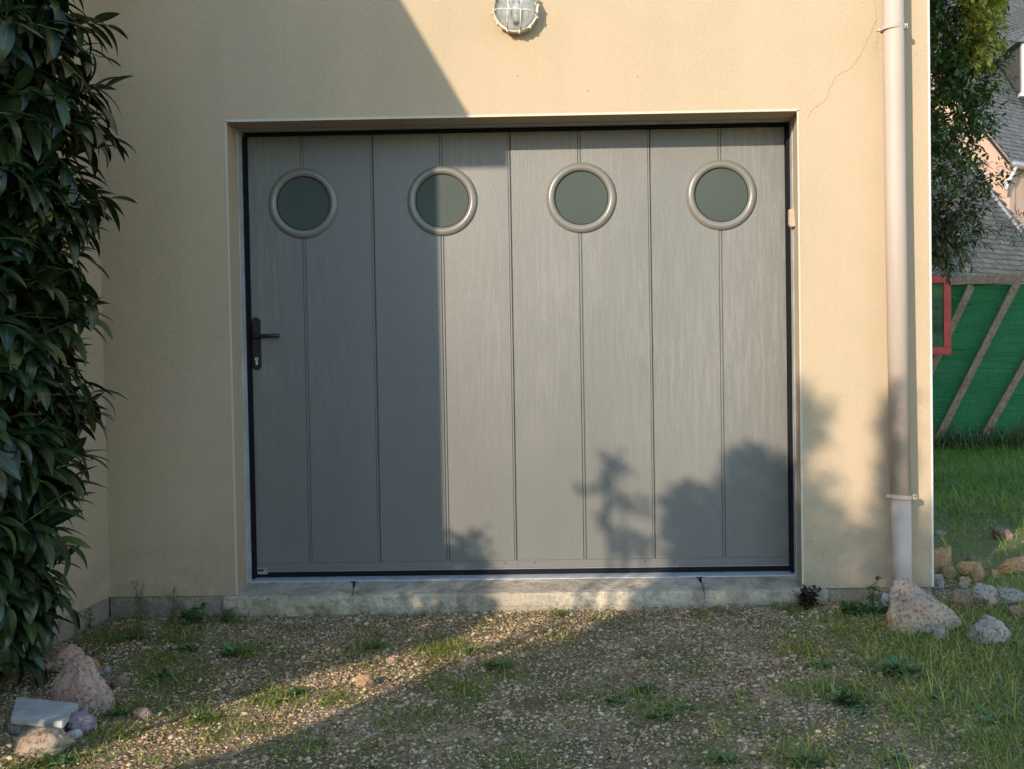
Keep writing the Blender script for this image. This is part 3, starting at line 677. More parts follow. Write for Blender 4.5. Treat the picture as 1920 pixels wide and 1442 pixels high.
V, Fq, at_ = merge([trim(A, 7), trim(B, 6)]); V[:, 0] = np.maximum(V[:, 0], XL+.004+.02*(V[:, 0]-XL)**2)
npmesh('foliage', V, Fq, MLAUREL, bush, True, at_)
bm = NB()
for i in range(n):
    if i % 3 == 0: continue
    b0 = Vector(base[i]); d = Vector(dirn[i]).normalized()*ln[i]; tube(bm, [b0-d*.8, b0, b0+d*.5-Vector((0, 0, .01)), b0+d-Vector((0, 0, .12*ln[i]))], [.0035, .003, .0024, .0012], 5)
obj('twigs', bm, MTWIG, bush, True)
for i in range(9):
    a_ = i*.7; bm = NB(); r_ = random.Random(i); q = []
    for j in range(9):
        t_ = j/8; rr = .05+.24*t_**.8*r_.uniform(.9, 1.1); q.append((bx+.03+.45*rr*math.cos(a_+.2*t_), by+rr*math.sin(a_+.2*t_)*KY, -.2+t_*2.3))
    tube(bm, q, [.018-.0015*j for j in range(9)], 8); obj('stem', bm, MBARK, bush, True)

# ------------------------------------------------------------------ gravel, grass, litter in front
def inpoly(x, y, poly):
    c = np.zeros(len(x), bool); n_ = len(poly); j = n_-1
    for i in range(n_):
        xi, yi = poly[i]; xj, yj = poly[j]
        c ^= ((yi > y) != (yj > y)) & (x < (xj-xi)*(y-yi)/(yj-yi+1e-12)+xi); j = i
    return c
def blobs(x, y, L_):
    o = np.zeros_like(x)
    for px_, py_, rx, amp in L_:
        gx_, gy_, _ = pxy(px_, py_); s = F/(gy_-CAM[1]); r_ = rx/s
        o = np.maximum(o, amp*np.exp(-((x-gx_)**2+((y-gy_)/1.25)**2)/(r_*r_)))
    return o
GREEN = [(220, 1195, 60, .8), (330, 1190, 60, .6), (470, 1222, 50, .8), (300, 1240, 60, .7), (330, 1275, 60, .75), (250, 1330, 40, .8), (210, 1370, 60, .6), (700, 1214, 34, .9), (840, 1220, 60, .75),
         (930, 1250, 40, .8), (1230, 1135, 60, .3), (520, 1310, 55, .75), (620, 1310, 40, .7), (380, 1350, 40, .8), (430, 1375, 50, .5), (880, 1290, 60, .5), (760, 1350, 60, .45), (1050, 1150, 16, .9), (1480, 1145, 40, .5),
         (1500, 1215, 50, .6), (1620, 1120, 45, .9), (1690, 1240, 60, 1), (1590, 1300, 60, 1), (1770, 1240, 90, 1), (1860, 1290, 100, .9), (1880, 1200, 60, .9), (1700, 1330, 70, .7), (1500, 1300, 50, .6),
         (1240, 1340, 50, .75), (1200, 1300, 40, .6), (1510, 1420, 60, .8), (1850, 1390, 80, .9), (1680, 1430, 60, .6), (1400, 1330, 50, .35), (1100, 1290, 60, .3), (560, 1400, 60, .45), (100, 1430, 80, .8), (1000, 1400, 60, .3), (1330, 1420, 60, .4), (430, 1165, 30, .7)]
def green(x, y):
    g = blobs(x, y, GREEN); g = np.maximum(g, np.clip((x-2.2)/.7, 0, .9)*(y < .0)*np.clip(-y*2.5-.1,0,1)); g = np.maximum(g, np.clip((x-2.95)*3, 0, 1)*(y > -.4)*.9)
    nz = snoise(x, y, 9, 5)*.5+snoise(x, y, 26, 6)*.5
    return np.clip(g*1.4+nz*.7+.05, 0, 1)
_ga = GND.data.attributes.new('green', 'FLOAT', 'POINT'); _ga.data.foreach_set('value', green(X.ravel(), Y.ravel()).astype(np.float32)*(np.abs(X.ravel()-1.6) < 4))
def free(x, y, m_=.0):      # outside walls and step
    w1 = (y > -.02-m_) & (x > XL-6) & (x < XR+m_); w2 = (x < XL+m_) & (y > -WL-.1)
    return ~(w1 | w2)
# pebbles: angular little stones
n = 285000
x = rng.uniform(-1.3, 4.6, n); y = -rng.uniform(0, 1, n)**1.25*3.9+.0; x[270000:] = rng.uniform(2.95, 4.9, 15000); y[270000:] = rng.uniform(-.2, 2.3, 15000)
ok = free(x, y); g_ = green(x, y); ok &= rng.random(n) > g_*.85; bare = np.clip(snoise(x, y, 14, 9)*1.0+.18, 0, .7); ok &= rng.random(n) > bare
ok &= np.hypot(x-CAM[0], y-CAM[1]) > .8
x, y = x[ok], y[ok]; n = len(x)
bmi = NB(); bmesh.ops.create_icosphere(bmi, subdivisions=1, radius=1); bmi.verts.ensure_lookup_table()
T = np.array([v.co[:] for v in bmi.verts]); TF = np.array([[v.index for v in f.verts] for f in bmi.faces]); bmi.free()
nv = len(T)
s = np.exp(rng.normal(math.log(.0036), .42, n)); s = np.clip(s, .0018, .0125)
V = T[None]*(1+rng.normal(0, .17, (n, nv, 1)))
sc = np.stack([s*rng.uniform(.8, 1.5, n), s*rng.uniform(.7, 1.1, n), s*rng.uniform(.3, .65, n)], -1)
V = V*sc[:, None]; a = rng.uniform(0, 6.28, n); ca, sa = np.cos(a)[:, None], np.sin(a)[:, None]
tl_ = rng.normal(0, .3, n)[:, None]; V2 = V.copy(); V2[..., 2] = V[..., 2]*np.cos(tl_)+V[..., 0]*np.sin(tl_); V2[..., 0] = V[..., 0]*np.cos(tl_)-V[..., 2]*np.sin(tl_)
Vx = V2[..., 0]*ca-V2[..., 1]*sa; Vy = V2[..., 0]*sa+V2[..., 1]*ca
V = np.stack([Vx+x[:, None], Vy+y[:, None], V2[..., 2]+(gh(x, y)+sc[:, 2]*rng.uniform(0.1, .9, n))[:, None]], -1)
zone = np.clip(.5+.5*snoise(x, y, 2.5, 12), 0, 1)
rv = np.clip(rng.beta(1.3, 1.5, n)*.85+zone*.12-.03, 0, .93); rv = np.where(rng.random(n) < .012, 1., rv)
Fq = (np.arange(n)[:, None, None]*nv+TF[None]).reshape(-1, 3)
tag(npmesh('gravel', V.reshape(-1, 3), Fq, MPEB, None, False, {'rnd': np.repeat(rv, nv)}), 'brown and grey gravel spread in front of the garage door', 'gravel', kind='stuff')
# grass blades
def blades(x, y, hmin, hmax, wd, rn=None, lean=.5):
    n = len(x); P = np.stack([x, y, gh(x, y)-.002], -1); az = rng.uniform(0, 6.28, n)
    ln_ = np.abs(rng.normal(lean, .35, n)); D = np.stack([np.cos(az)*np.sin(ln_), np.sin(az)*np.sin(ln_), np.cos(ln_)], -1)
    N = np.stack([-np.cos(az)*np.cos(ln_), -np.sin(az)*np.cos(ln_), np.sin(ln_)], -1)
    h_ = rng.uniform(hmin, hmax, n); t = np.array([0, .4, .75, 1.]); w_ = np.array([1, .85, .5, .06]); V = np.zeros((n, 4, 2, 3)); U = N; Sd = np.cross(D, U)
    dr = rng.uniform(.2, 1.6, n); pos = P.copy()
    for i in range(4):
        a_ = dr*t[i]; d = D*np.cos(a_)[:, None]-U*np.sin(a_)[:, None]
        if i: pos = pos+d*(h_*(t[i]-t[i-1]))[:, None]
        ww = wd*w_[i]*rng.uniform(.8, 1.2, n)[:, None]; V[:, i, 0] = pos-Sd*ww; V[:, i, 1] = pos+Sd*ww
    f = [[i*2, i*2+1, i*2+3, i*2+2] for i in range(3)]
    Fq = (np.arange(n)[:, None, None]*8+np.array(f)[None]).reshape(-1, 4)
    r_ = rng.random(n) if rn is None else rn
    return V.reshape(-1, 3), Fq, {'rnd': np.repeat(r_, 8), 'mid': np.ones(n*8)}
n = 380000
x = rng.uniform(-1.2, 4.6, n); y = -rng.uniform(0, 1, n)**1.2*3.6+.05; g_ = green(x, y)
ok = free(x, y) & (rng.random(n) < g_**1.2*.95+.02) & (np.hypot(x-CAM[0], y-CAM[1]) > .9); x, y = x[ok], y[ok]; n = len(x)
rr = np.clip(rng.beta(1.5, 2.5, n)+.25*snoise(x, y, 4, 21), 0, 1); rr = np.where(rng.random(n) < .10, 1., rr*.93)
G1 = blades(x, y, .014, .05, .0019, rr, .85)
n = 16000; x = rng.uniform(1.9, 4.6, n); y = rng.uniform(-2.4, .4, n); ok = free(x, y) & (rng.random(n) < green(x, y)**2*.8); x, y = x[ok], y[ok]
G2 = blades(x, y, .05, .11, .0016, np.clip(rng.beta(1.6, 2.2, len(x)), 0, .93), .45)
V, Fq, A_ = merge([G1, G2])
tag(npmesh('grass', V, Fq, MGRASS, None, False, A_), 'short thin grass growing through the gravel in front of the garage', 'grass', kind='stuff')
# ground cover of small round leaves
n = 230000; x = rng.uniform(-1.2, 4.6, n); y = -rng.uniform(0, 1, n)**1.2*3.6+.0
ok = free(x, y) & (rng.random(n) < green(x, y)**1.3*.8+.03) & (np.hypot(x-CAM[0], y-CAM[1]) > .9); x, y = x[ok], y[ok]; n = len(x)
az = rng.uniform(0, 6.28, n); D = np.stack([np.cos(az), np.sin(az), rng.uniform(-.1, .7, n)], -1)
P = np.stack([x, y, gh(x, y)+rng.uniform(.002, .016, n)], -1)
CC = leaves(P, D, np.array([0, 0, 1.])+.4*unit(n), rng.uniform(.004, .012, n), rng.uniform(.0015, .0036, n), rng.uniform(-.2, .8, n), nl=2, shape='oval', rnd=rng.beta(1.5, 2.5, n))
tag(npmesh('ground_cover', *CC[:2], leafmat('creeping_leaf', [(0, (.08, .11, .03)), (.35, (.13, .17, .04)), (.6, (.21, .24, .06)), (.8, (.28, .24, .09)), (1, (.30, .19, .09))], .55, .3), None, False, CC[2]), 'low small leaved weeds creeping over the gravel', 'ground cover', kind='stuff')
# dry leaf litter
n = 42000; x = rng.uniform(-1.2, 4.4, n); y = -rng.uniform(0, 1, n)**1.3*3.4-.01; ok = free(x, y) & (np.hypot(x-CAM[0], y-CAM[1]) > .9); x, y = x[ok], y[ok]; n = len(x)
az = rng.uniform(0, 6.28, n); D = np.stack([np.cos(az), np.sin(az), rng.uniform(-.2, .3, n)], -1)
P = np.stack([x, y, gh(x, y)+rng.uniform(.005, .014, n)], -1)
CC = leaves(P, D, np.array([0, 0, 1.])+.5*unit(n), np.exp(rng.normal(math.log(.011), .45, n)), rng.uniform(.0006, .003, n), rng.uniform(-1., 1.4, n), nl=3, shape='oval')
tag(npmesh('leaf_litter', *CC[:2], MDEAD, None, False, CC[2]), 'dry brown leaf bits and straw scattered over the gravel', 'leaf litter', kind='stuff')
# lawn behind the house corner
n = 90000; x = rng.uniform(2.7, 8.5, n); y = rng.uniform(.3, 8.3, n); ok = (x > XR+.05) & (x < 1.566+(y+4.7)*.45+.6)
dens = np.clip((y-1.3)/1.6, .12, 1)*np.clip(.75+.6*snoise(x, y, 3, 31), .2, 1); ok &= rng.random(n) < dens; x, y = x[ok], y[ok]
G3 = blades(x, y, .05, .14, .0028, np.clip(rng.beta(1.6, 2.4, len(x))+.45*snoise(x, y, 2.2, 32)+.2*snoise(x, y, 7, 33), 0, .97), .45)
tag(npmesh('lawn_grass', *G3[:2], leafmat('lawn_blade', [(0, (.09, .17, .02)), (.6, (.19, .30, .04)), (.92, (.32, .38, .08)), (1, (.45, .38, .18))], .5, .3, None, .3), None, False, G3[2]), 'green uncut lawn grass behind the right end of the house', 'grass', kind='stuff')

# ------------------------------------------------------------------ weeds
def rosette(px_, py_, rpx, label, nleaf=14, m=MWEED, up=.35, wr=.22, group='broad leaved weeds in the gravel', name='weed', shape='laurel'):
    gx_, gy_, gz_ = pxy(px_, py_); s_ = F/(gy_-CAM[1]); L_ = rpx/s_*.62
    n_ = int(nleaf*3.4); az = np.linspace(0, 6.28*1.0, n_, endpoint=False)+rng.normal(0, .25, n_)
    el = np.abs(rng.normal(up, .3, n_)); D_ = np.stack([np.cos(az)*np.cos(el), np.sin(az)*np.cos(el), np.sin(el)], -1)
    P_ = np.stack([gx_+.1*L_*np.cos(az), gy_+.1*L_*np.sin(az), np.full(n_, gz_+.003)], -1)
    l_ = L_*rng.uniform(.3, 1.1, n_); P_[:, :2] += rng.normal(0, L_*.30, (n_, 2))
    v, f, a_ = leaves(P_, D_, np.array([0, 0, 1.])+.35*unit(n_), l_, l_*wr*rng.uniform(.6, 1.4, n_), rng.uniform(.3, 1.1, n_), nl=5, shape=shape)
    o = npmesh(name, v-np.array([gx_, gy_, gz_]), f, m, None, True, a_); o.location = (gx_, gy_, gz_)
    return tag(o, label, 'weed', group)
def bushy(px_, py_, wpx, hpx, label, n_=260, m=MWEED, ll=.016, group='weeds along the wall', name='weed', stems=5, cat='weed', narrow=.3):
    gx_, gy_, gz_ = pxy(px_, py_); s_ = F/(gy_-CAM[1]); W_, H_ = wpx/2/s_, hpx/s_
    root = empty(name, (gx_, gy_, gz_), label, cat, group)
    t = rng.random(n_)**.8; az = rng.uniform(0, 6.28, n_); st_ = rng.integers(0, stems, n_)
    sx_ = rng.uniform(-.8, .8, stems)*W_; sy_ = rng.uniform(-.5, .5, stems)*W_; sh = rng.uniform(.6, 1, stems); sh[0] = 1
    cx_ = gx_+sx_[st_]*t; cy_ = gy_+sy_[st_]*t; cz_ = gz_+H_*sh[st_]*t
    D_ = np.stack([np.cos(az), np.sin(az), rng.uniform(-.1, .9, n_)], -1); P_ = np.stack([cx_, cy_, cz_], -1)+D_*rng.uniform(0, W_*.35, n_)[:, None]*(1-t*.6)[:, None]
    l_ = ll*rng.uniform(.6, 1.3, n_)
    v, f, a_ = leaves(P_, D_, np.array([0, 0, 1.])+.5*unit(n_), l_, l_*narrow, rng.uniform(0, 1, n_), nl=3)
    npmesh('foliage', v, f, m, root, True, a_)
    bm = NB()
    for i in range(stems): tube(bm, [(gx_, gy_, gz_-.01), (gx_+sx_[i]*.4, gy_+sy_[i]*.4, gz_+H_*sh[i]*.5), (gx_+sx_[i], gy_+sy_[i], gz_+H_*sh[i])], [.0022, .0016, .0008], 5)
    obj('stems', bm, MTWIG, root)
    return root
bushy(258, 1204, 46, 118, 'tall thin yellow green weed beside the side wall corner', 420, MDRY, .016, narrow=.13)
bushy(324, 1172, 40, 72, 'shorter feathery dry weed against the plinth', 240, MDRY, .014, narrow=.13)
bushy(360, 1172, 70, 34, 'dark leafy weed between the dry weed and the step', 260, MWEED, .022)
bushy(425, 1166, 40, 22, 'small green weed at the left end of the step', 120, MWEED, .016)
bushy(160, 1180, 60, 40, 'leafy weed at the foot of the side wall', 140, MWEED, .022)
bushy(1636, 1140, 34, 62, 'weed with an upright stalk and small dark leaves by the downpipe', 60, MWEED, .026, stems=2)
rosette(1600, 1150, 48, 'bright green leafy clump against the plinth between step and downpipe', 34, up=.9, group='weeds along the wall')
rosette(1648, 1148, 36, 'green clump growing at the foot of the boulder', 26, up=.8, group='weeds along the wall')
bushy(1515, 1140, 56, 34, 'clump of dark dead leaves at the right end of the step', 170, MDEAD2, .03, stems=6, cat='dead leaves', name='dead_plant')
spots = [(1590, 1318, 62, 30, .75, 'largest upright green weed clump in the right foreground'), (1690, 1262, 60, 34, .8, 'dense dark green weed clump in the grass right of the gravel'), (1660, 1262, 40, 20, .6, 'bluish weed beside the dense clump in the grass'),
         (1540, 1250, 40, 16, .3, 'flat pale leaved weed at the edge of the gravel, right of centre'), (1610, 1330, 50, 16, .15, 'flat rosette just under the largest weed clump'),
         (1780, 1312, 45, 14, .2, 'flat rosette of grey green leaves in the worn grass'), (1210, 1296, 34, 16, .6, 'small dark weed in mid gravel right of the lit strip'), (1240, 1345, 42, 20, .55, 'dark green weed clump in the near gravel right of centre'),
         (1285, 1330, 30, 12, .5, 'small weed beside the dark clump in the near gravel'), (1150, 1318, 34, 14, .5, 'weed left of the dark clump in the near gravel'), (1510, 1432, 60, 22, .5, 'weed clump cut by the bottom edge, right half'),
         (1680, 1428, 50, 14, .2, 'pale rosette at the bottom edge towards the right'), (1360, 1428, 46, 12, .35, 'weed with grassy leaves at the bottom edge, mid right'), (1400, 1300, 24, 10, .5, 'tiny dark weed alone in the gravel'),
         (1860, 1350, 50, 18, .3, 'weed in the grass at the right edge'), (880, 1222, 26, 14, .4, 'weed tuft behind the lit gravel strip'), (700, 1216, 32, 26, .5, 'dark green tuft left of the strip, nearest the step'),
         (935, 1252, 42, 30, .4, 'flat dark green mat just below the lit gravel strip'), (1052, 1156, 14, 14, .5, 'sunlit green tuft at the foot of the step'), (440, 1228, 46, 26, .5, 'green tuft left of the gravel, below the step end'),
         (352, 1222, 34, 16, .7, 'upright green weed among the low plants at the left'), (250, 1200, 34, 16, .6, 'weed below the tall thin weed'), (300, 1270, 44, 22, .4, 'green mat right of the pink rocks'),
         (220, 1342, 36, 22, .5, 'green tuft right of the purple stone'), (560, 1302, 30, 14, .5, 'sunlit weed in the lit gravel strip'), (390, 1350, 30, 16, .4, 'sunlit weed at the lower end of the lit strip'),
         (600, 1395, 30, 12, .4, 'small weed in the near gravel at the left'), (110, 1432, 50, 24, .5, 'green weeds at the bottom left corner')]
for a_, b_, r_, n_, u_, lb in spots: rosette(a_, b_, r_, lb, n_, up=u_, wr=.2 if n_ < 18 else .13)

# ------------------------------------------------------------------ background fence
FY = 8.3
fence = empty('fence', (at(1850, 850, y=FY).x, FY, 0), 'green shade cloth fence with slanting wooden battens behind the lawn', 'fence')
xa, xb = 1.5, 12.0
zf = at(1850, 530, y=FY).z
bm = NB(); N1, N2 = 120, 30; grid = []
for i in range(N1+1):
    row = []
    for j in range(N2+1):
        X_ = xa+(xb-xa)*i/N1; Z_ = -.12+(zf-.02+.12)*j/N2
        y_ = FY+.05+.02*mnoise.noise(Vector((X_*.8, Z_*5, 0)))+.012*mnoise.noise(Vector((X_*2, Z_*14, 3)))
        row.append(bm.verts.new((X_, y_, Z_)))
    grid.append(row)
for i in range(N1):
    for j in range(N2): bm.faces.new((grid[i][j], grid[i+1][j], grid[i+1][j+1], grid[i][j+1]))
obj('shade_cloth', bm, MCLOTH, fence, True)
bm = NB(); r0, r1 = at(1780, 527, y=FY-.05), at(1925, 522, y=FY-.05); dz = (r1.z-r0.z)/(r1.x-r0.x)
prism(bm, [(xa, FY-.05, r0.z+dz*(xa-r0.x)+.055), (xb, FY-.05, r0.z+dz*(xb-r0.x)+.055), (xb, FY-.05, r0.z+dz*(xb-r0.x)-.045), (xa, FY-.05, r0.z+dz*(xa-r0.x)-.045)], (0, .07, 0)); obj('top_rail', bm, MWOOD, fence)
def batten(p0, p1, wd=.078, y=FY-.09):
    a_, b_ = at(*p0, y=y), at(*p1, y=y); d = (b_-a_).normalized(); n_ = Vector((-d.z, 0, d.x))*wd/2
    bm = NB(); prism(bm, [a_+n_, b_+n_, b_-n_, a_-n_], (0, .035, 0)); obj('batten', bm, MWOOD, fence)
batten((1822, 536), (1738, 712)); batten((1908, 530), (1742, 856)); batten((2010, 440+90), (1826, 852)); batten((2100, 530), (1915, 860)); batten((1736, 530), (1650, 700))
for X_ in np.arange(2.2, 12, 1.95): bm = NB(); tube(bm, [(X_, FY+.12, -.1), (X_, FY+.12, zf+.03)], .05, 8); obj('post', bm, MWOOD, fence)
# red wooden frame standing before the fence
RY = FY-.45
rf = empty('red_frame', (at(1760, 660, y=RY).x, RY, at(1760, 665, y=RY).z), 'red painted wooden window frame hung before the green fence', 'frame')
c00, c11 = at(1700, 666, y=RY), at(1783, 516, y=RY); wd = .085; bm = NB(); xr = c11.x; xl2 = c00.x-.2
box(bm, xl2, xr, RY, RY+.04, c11.z-wd, c11.z, .004); obj('rail', bm, MRED, rf)
bm = NB(); box(bm, xl2, xr, RY, RY+.04, c00.z, c00.z+wd, .004); obj('rail', bm, MRED, rf)
bm = NB(); box(bm, xr-wd*.95, xr, RY+.002, RY+.038, c00.z+wd+.001, c11.z-wd-.001, .003); obj('stile', bm, MRED, rf)
bm = NB(); box(bm, xl2, xl2+wd, RY+.002, RY+.038, c00.z+wd+.001, c11.z-wd-.001, .003); obj('stile', bm, MRED, rf)
bm = NB(); box(bm, xl2+wd, xr-wd*.95, RY+.018, RY+.024, c00.z+wd, c11.z-wd); obj('pane', bm, MPANE, rf)
bm = NB(); box(bm, xl2+.1, xl2+.19, RY+.042, RY+.11, -.2, c11.z); obj('post', bm, MWOOD, rf)
# scrub at fence foot
n = 5000; x = rng.uniform(3.0, 9, n); y = FY-.35+rng.normal(0, .22, n); G4 = blades(x, y, .12, .42, .006, np.clip(rng.beta(1.2, 2, n)*.6+(rng.random(n) < .25)*.5, 0, 1), .35)
tag(npmesh('scrub', *G4[:2], leafmat('scrub_leaf', [(0, (.03, .05, .015)), (.5, (.10, .14, .035)), (1, (.30, .22, .12))], .6, .3), None, False, G4[2]), 'dark weeds and dry stalks along the foot of the green fence', 'weeds', kind='stuff')

# ------------------------------------------------------------------ neighbour's house
E0 = at(1893, 303, y=20); ux = Vector((.8, .6, 0)); vx = Vector((-.6, .8, 0)); P_ = math.radians(52)
upv = vx*math.cos(P_)+Vector((0, 0, 1))*math.sin(P_); nr = ux.cross(upv).normalized()
if nr.z < 0: nr = -nr
nh = empty('neighbour_house', (E0.x, E0.y, 0), 'neighbouring house with grey slate roofs and pink gable beyond the fence', 'house')
def slates(o0, nu, nvv, su, sv, m, name='roof', holes=None):
    V_, F_, R_ = [], [], []
    for j in range(nvv):
        for i in range(nu):
            o_ = (i+(.5 if j % 2 else 0))*su; g_ = .006
            a_ = o0+ux*(o_+g_)+upv*(j*sv); b_ = o0+ux*(o_+su-g_)+upv*(j*sv)
            lift = nr*(.028+random.uniform(0, .008)); lo = nr*.002; jj = upv*random.uniform(-.012, .008)
            k0 = len(V_); V_ += [a_+lift+jj, b_+lift+jj, b_+upv*(sv*1.15)+lo, a_+upv*(sv*1.15)+lo, a_+jj, b_+jj]
            F_ += [[k0, k0+1, k0+2, k0+3], [k0+4, k0+5, k0+1, k0]]; R_ += [random.random()]*6
    o = npmesh(name, np.array([v[:] for v in V_]), np.array(F_), m, nh, False, {'rnd': np.array(R_)})
    return o
slates(E0, 72, 74, .22, .145, MSLATE)
X0 = E0-Vector((0, 0, 1.05))-ux*.25-vx*.0
drop = 16
slates(X0-upv*(drop*.145)-ux*8.0, 37, drop+30, .22, .145, MSLATE2, 'extension_roof')
def quadslab(name, pts, m, th=.05):
    bm = NB(); n_ = (pts[1]-pts[0]).cross(pts[2]-pts[0]).normalized(); prism(bm, pts, -n_*th); return obj(name, bm, m, nh)
# gable wall under the main verge, closed below
gt = E0+upv*10.6
quadslab('gable_wall', [E0-Vector((0, 0, 5.4))+ux*.06, E0+ux*.06-nr*.06, gt+ux*.06-nr*.06, Vector((gt.x, gt.y, -.1))+ux*.06], MNWALL, .2)
quadslab('front_wall', [E0-Vector((0, 0, 5.4))+ux*.3+vx*.3, E0+ux*.3+vx*.3, E0+ux*15.8+vx*.3, E0+ux*15.8+vx*.3-Vector((0, 0, 5.4))], MNWALL, .2)
quadslab('roof_deck', [E0-nr*.01, E0+ux*15.8-nr*.01, gt+ux*15.8-nr*.01, gt-nr*.01], MVOID, .05)
X1 = X0-upv*(drop*.145)-ux*8.0
quadslab('extension_deck', [X1-nr*.01, X1+ux*8.1-nr*.01, X1+ux*8.1+upv*6.6-nr*.01, X1+upv*6.6-nr*.01], MVOID, .05)
quadslab('extension_wall', [Vector((X1.x, X1.y, -.2))+vx*.3, X1+vx*.3+Vector((0, 0, .1)), X1+ux*8+vx*.3+Vector((0, 0, .1)), Vector((X1.x, X1.y, -.2))+ux*8+vx*.3], MNWALL, .2)
bm = NB(); tube(bm, [E0-vx*.07-Vector((0, 0, .06)), E0+ux*15.8-vx*.07-Vector((0, 0, .06))], .075, 12); obj('gutter', bm, MZINC, nh, True)
bm = NB(); tube(bm, [E0+ux*.05-nr*.02, gt+ux*.05-nr*.02], .04, 8); obj('verge_board', bm, MWOOD, nh)
bm = NB(); fl0 = X0-ux*.02+nr*.0; tube(bm, [fl0-upv*2.3, fl0+upv*6], .06, 6); obj('verge_flashing', bm, MZINC, nh)
bm = NB(); q0 = E0+ux*.12-vx*.08-Vector((0, 0, .1)); tube(bm, [q0, q0-Vector((0, 0, .15))-ux*.1, q0-Vector((0, 0, .42))-ux*.35, q0-Vector((0, 0, .55))-ux*.38], .04, 10); obj('rainwater_pipe', bm, MWHITE, nh, True)
# dormer at the right edge
D0 = at(1914, 178, y=22.2)
bm = NB(); box(bm, D0.x, D0.x+.09, D0.y-.1, D0.y, D0.z, D0.z+1.25); box(bm, D0.x-.06, D0.x+1.4, D0.y-.14, D0.y+.02, D0.z-.06, D0.z+.02); box(bm, D0.x+1.25, D0.x+1.34, D0.y-.1, D0.y, D0.z+.02, D0.z+1.25); obj('dormer_frame', bm, MWHITE, nh)
bm = NB(); box(bm, D0.x+.09, D0.x+1.25, D0.y-.06, D0.y-.02, D0.z+.02, D0.z+1.2); obj('dormer_window', bm, MPANE, nh)
bm = NB(); prism(bm, [(D0.x-.02, D0.y, D0.z), (D0.x-.02, D0.y, D0.z+1.25), (D0.x-.02, D0.y+1.6, D0.z+1.25)], (.06, 0, 0)); obj('dormer_cheek', bm, MSLATE2, nh)
bm = NB(); prism(bm, [(D0.x-.15, D0.y-.2, D0.z+1.2), (D0.x+.65, D0.y-.2, D0.z+1.9), (D0.x+1.5, D0.y-.2, D0.z+1.2)], (0, 2.2, 0)); obj('dormer_roof', bm, MSLATE, nh)

# ------------------------------------------------------------------ tree behind the house corner
def clump_tree(name, label, base, clumps, nleaf, L_, W_, m, cat='tree', stem=MBARK, trunk_r=.05, droop=.4, young=None, group=None, leaves_per=9, tw=.18):
    root = empty(name, base, label, cat, group)
    A_ = []
    Bs, Ds = [], []
    tot = sum(c[3]**2 for c in clumps)
    for cx_, cy_, cz_, r_ in clumps:
        k_ = max(3, int(nleaf/leaves_per*r_*r_/tot)); d = unit(k_); rr = r_*rng.random(k_)**.45
        Bs.append(np.array([cx_, cy_, cz_])+d*rr[:, None]*np.array([1, 1, .9])); Ds.append(d+.5*unit(k_)+np.array([0, 0, .3]))
    Bs = np.concatenate(Bs); Ds = np.concatenate(Ds)
    v, f, a_ = twig_leaves(Bs, Ds, np.full(len(Bs), tw), leaves_per, L_, W_, droop, nl=3)
    npmesh('crown', v, f, m, root, True, a_)
    bm = NB(); b0 = Vector(base); c0 = Vector(clumps[0][:3])
    top = Vector((b0.x+.02, b0.y, sorted(c[2] for c in clumps)[len(clumps)*2//3]))
    tube(bm, [b0-Vector((0, 0, .1)), b0.lerp(top, .35), b0.lerp(top, .7), top], [trunk_r, trunk_r*.8, trunk_r*.6, trunk_r*.35], 10)
    obj('trunk', bm, stem, root, True)
    bm = NB()
    for c in clumps:
        p2 = Vector(c[:3]); p1 = b0.lerp(top, min(1, max(.3, (p2.z-b0.z-random.uniform(.05, .3))/(top.z-b0.z)))); tube(bm, [p1, p1.lerp(p2, .5)+Vector((0, 0, -.05)), p2], [trunk_r*.4, trunk_r*.25, trunk_r*.1], 6)
    obj('limbs', bm, stem, root, True)
    return root
TY = 3.4
def C_(px_, py_, r_, dy=0): p = at(px_, py_, y=TY+dy); return (p.x, p.y, p.z, r_)
cl = [C_(1760, 30, .28), C_(1800, 60, .26, .1), C_(1775, 130, .28, -.1), C_(1815, 130, .22), C_(1820, 190, .20, .1), C_(1770, 220, .22), C_(1810, 245, .17), C_(1755, 300, .17), C_(1790, 305, .13), C_(1700, 100, .4, .2), C_(1690, 250, .3, .1), C_(1745, -60, .35), C_(1820, -50, .28), C_(1730, 330, .15)]
p0 = at(1690, 560, y=TY)
clump_tree('garden_tree', 'dark green small leaved tree rising behind the house corner', (p0.x-.1, TY, float(gh(p0.x, TY))), cl, 11500, .055, .013, MBAY, trunk_r=.035, tw=.14)
cl = [C_(1845, 30, .10, -.3), C_(1850, 70, .10, -.3), C_(1838, 100, .08, -.3), C_(1825, 10, .10, -.2), C_(1850, -20, .1, -.3)]
clump_tree('sun_tinted_foliage', 'yellow green leaves coloured as if sunlit at the right side of the tree', (p0.x+.05, TY+.1, float(gh(4, TY))), cl, 1300, .055, .016, MYEL, trunk_r=.012, tw=.1, cat='tree')
cl = [C_(1760, 380, .15, 1.2), C_(1795, 400, .16, 1.2), C_(1830, 350, .12, 1.2), C_(1765, 440, .2, 1.2), C_(1800, 440, .16, 1.2), C_(1775, 465, .12, 1.2), C_(1755, 478, .12, 1.2), C_(1850, 335, .10, 1.2), C_(1730, 440, .25, 1.2)]
clump_tree('shrub', 'olive green shrub under the tree, above the red frame', (at(1715, 700, y=TY+1.2).x, TY+1.2, 0), cl, 3200, .06, .013, leafmat('olive_leaf', [(0, (.04, .055, .018)), (.7, (.08, .10, .035)), (1, (.17, .18, .07))], .5, .4), trunk_r=.03, tw=.16, cat='shrub')
cl = [C_(1830, 445, .07, 2.4), C_(1865, 435, .06, 2.4), C_(1895, 425, .06, 2.4), C_(1925, 415, .07, 2.4), C_(1810, 470, .09, 2.4)]
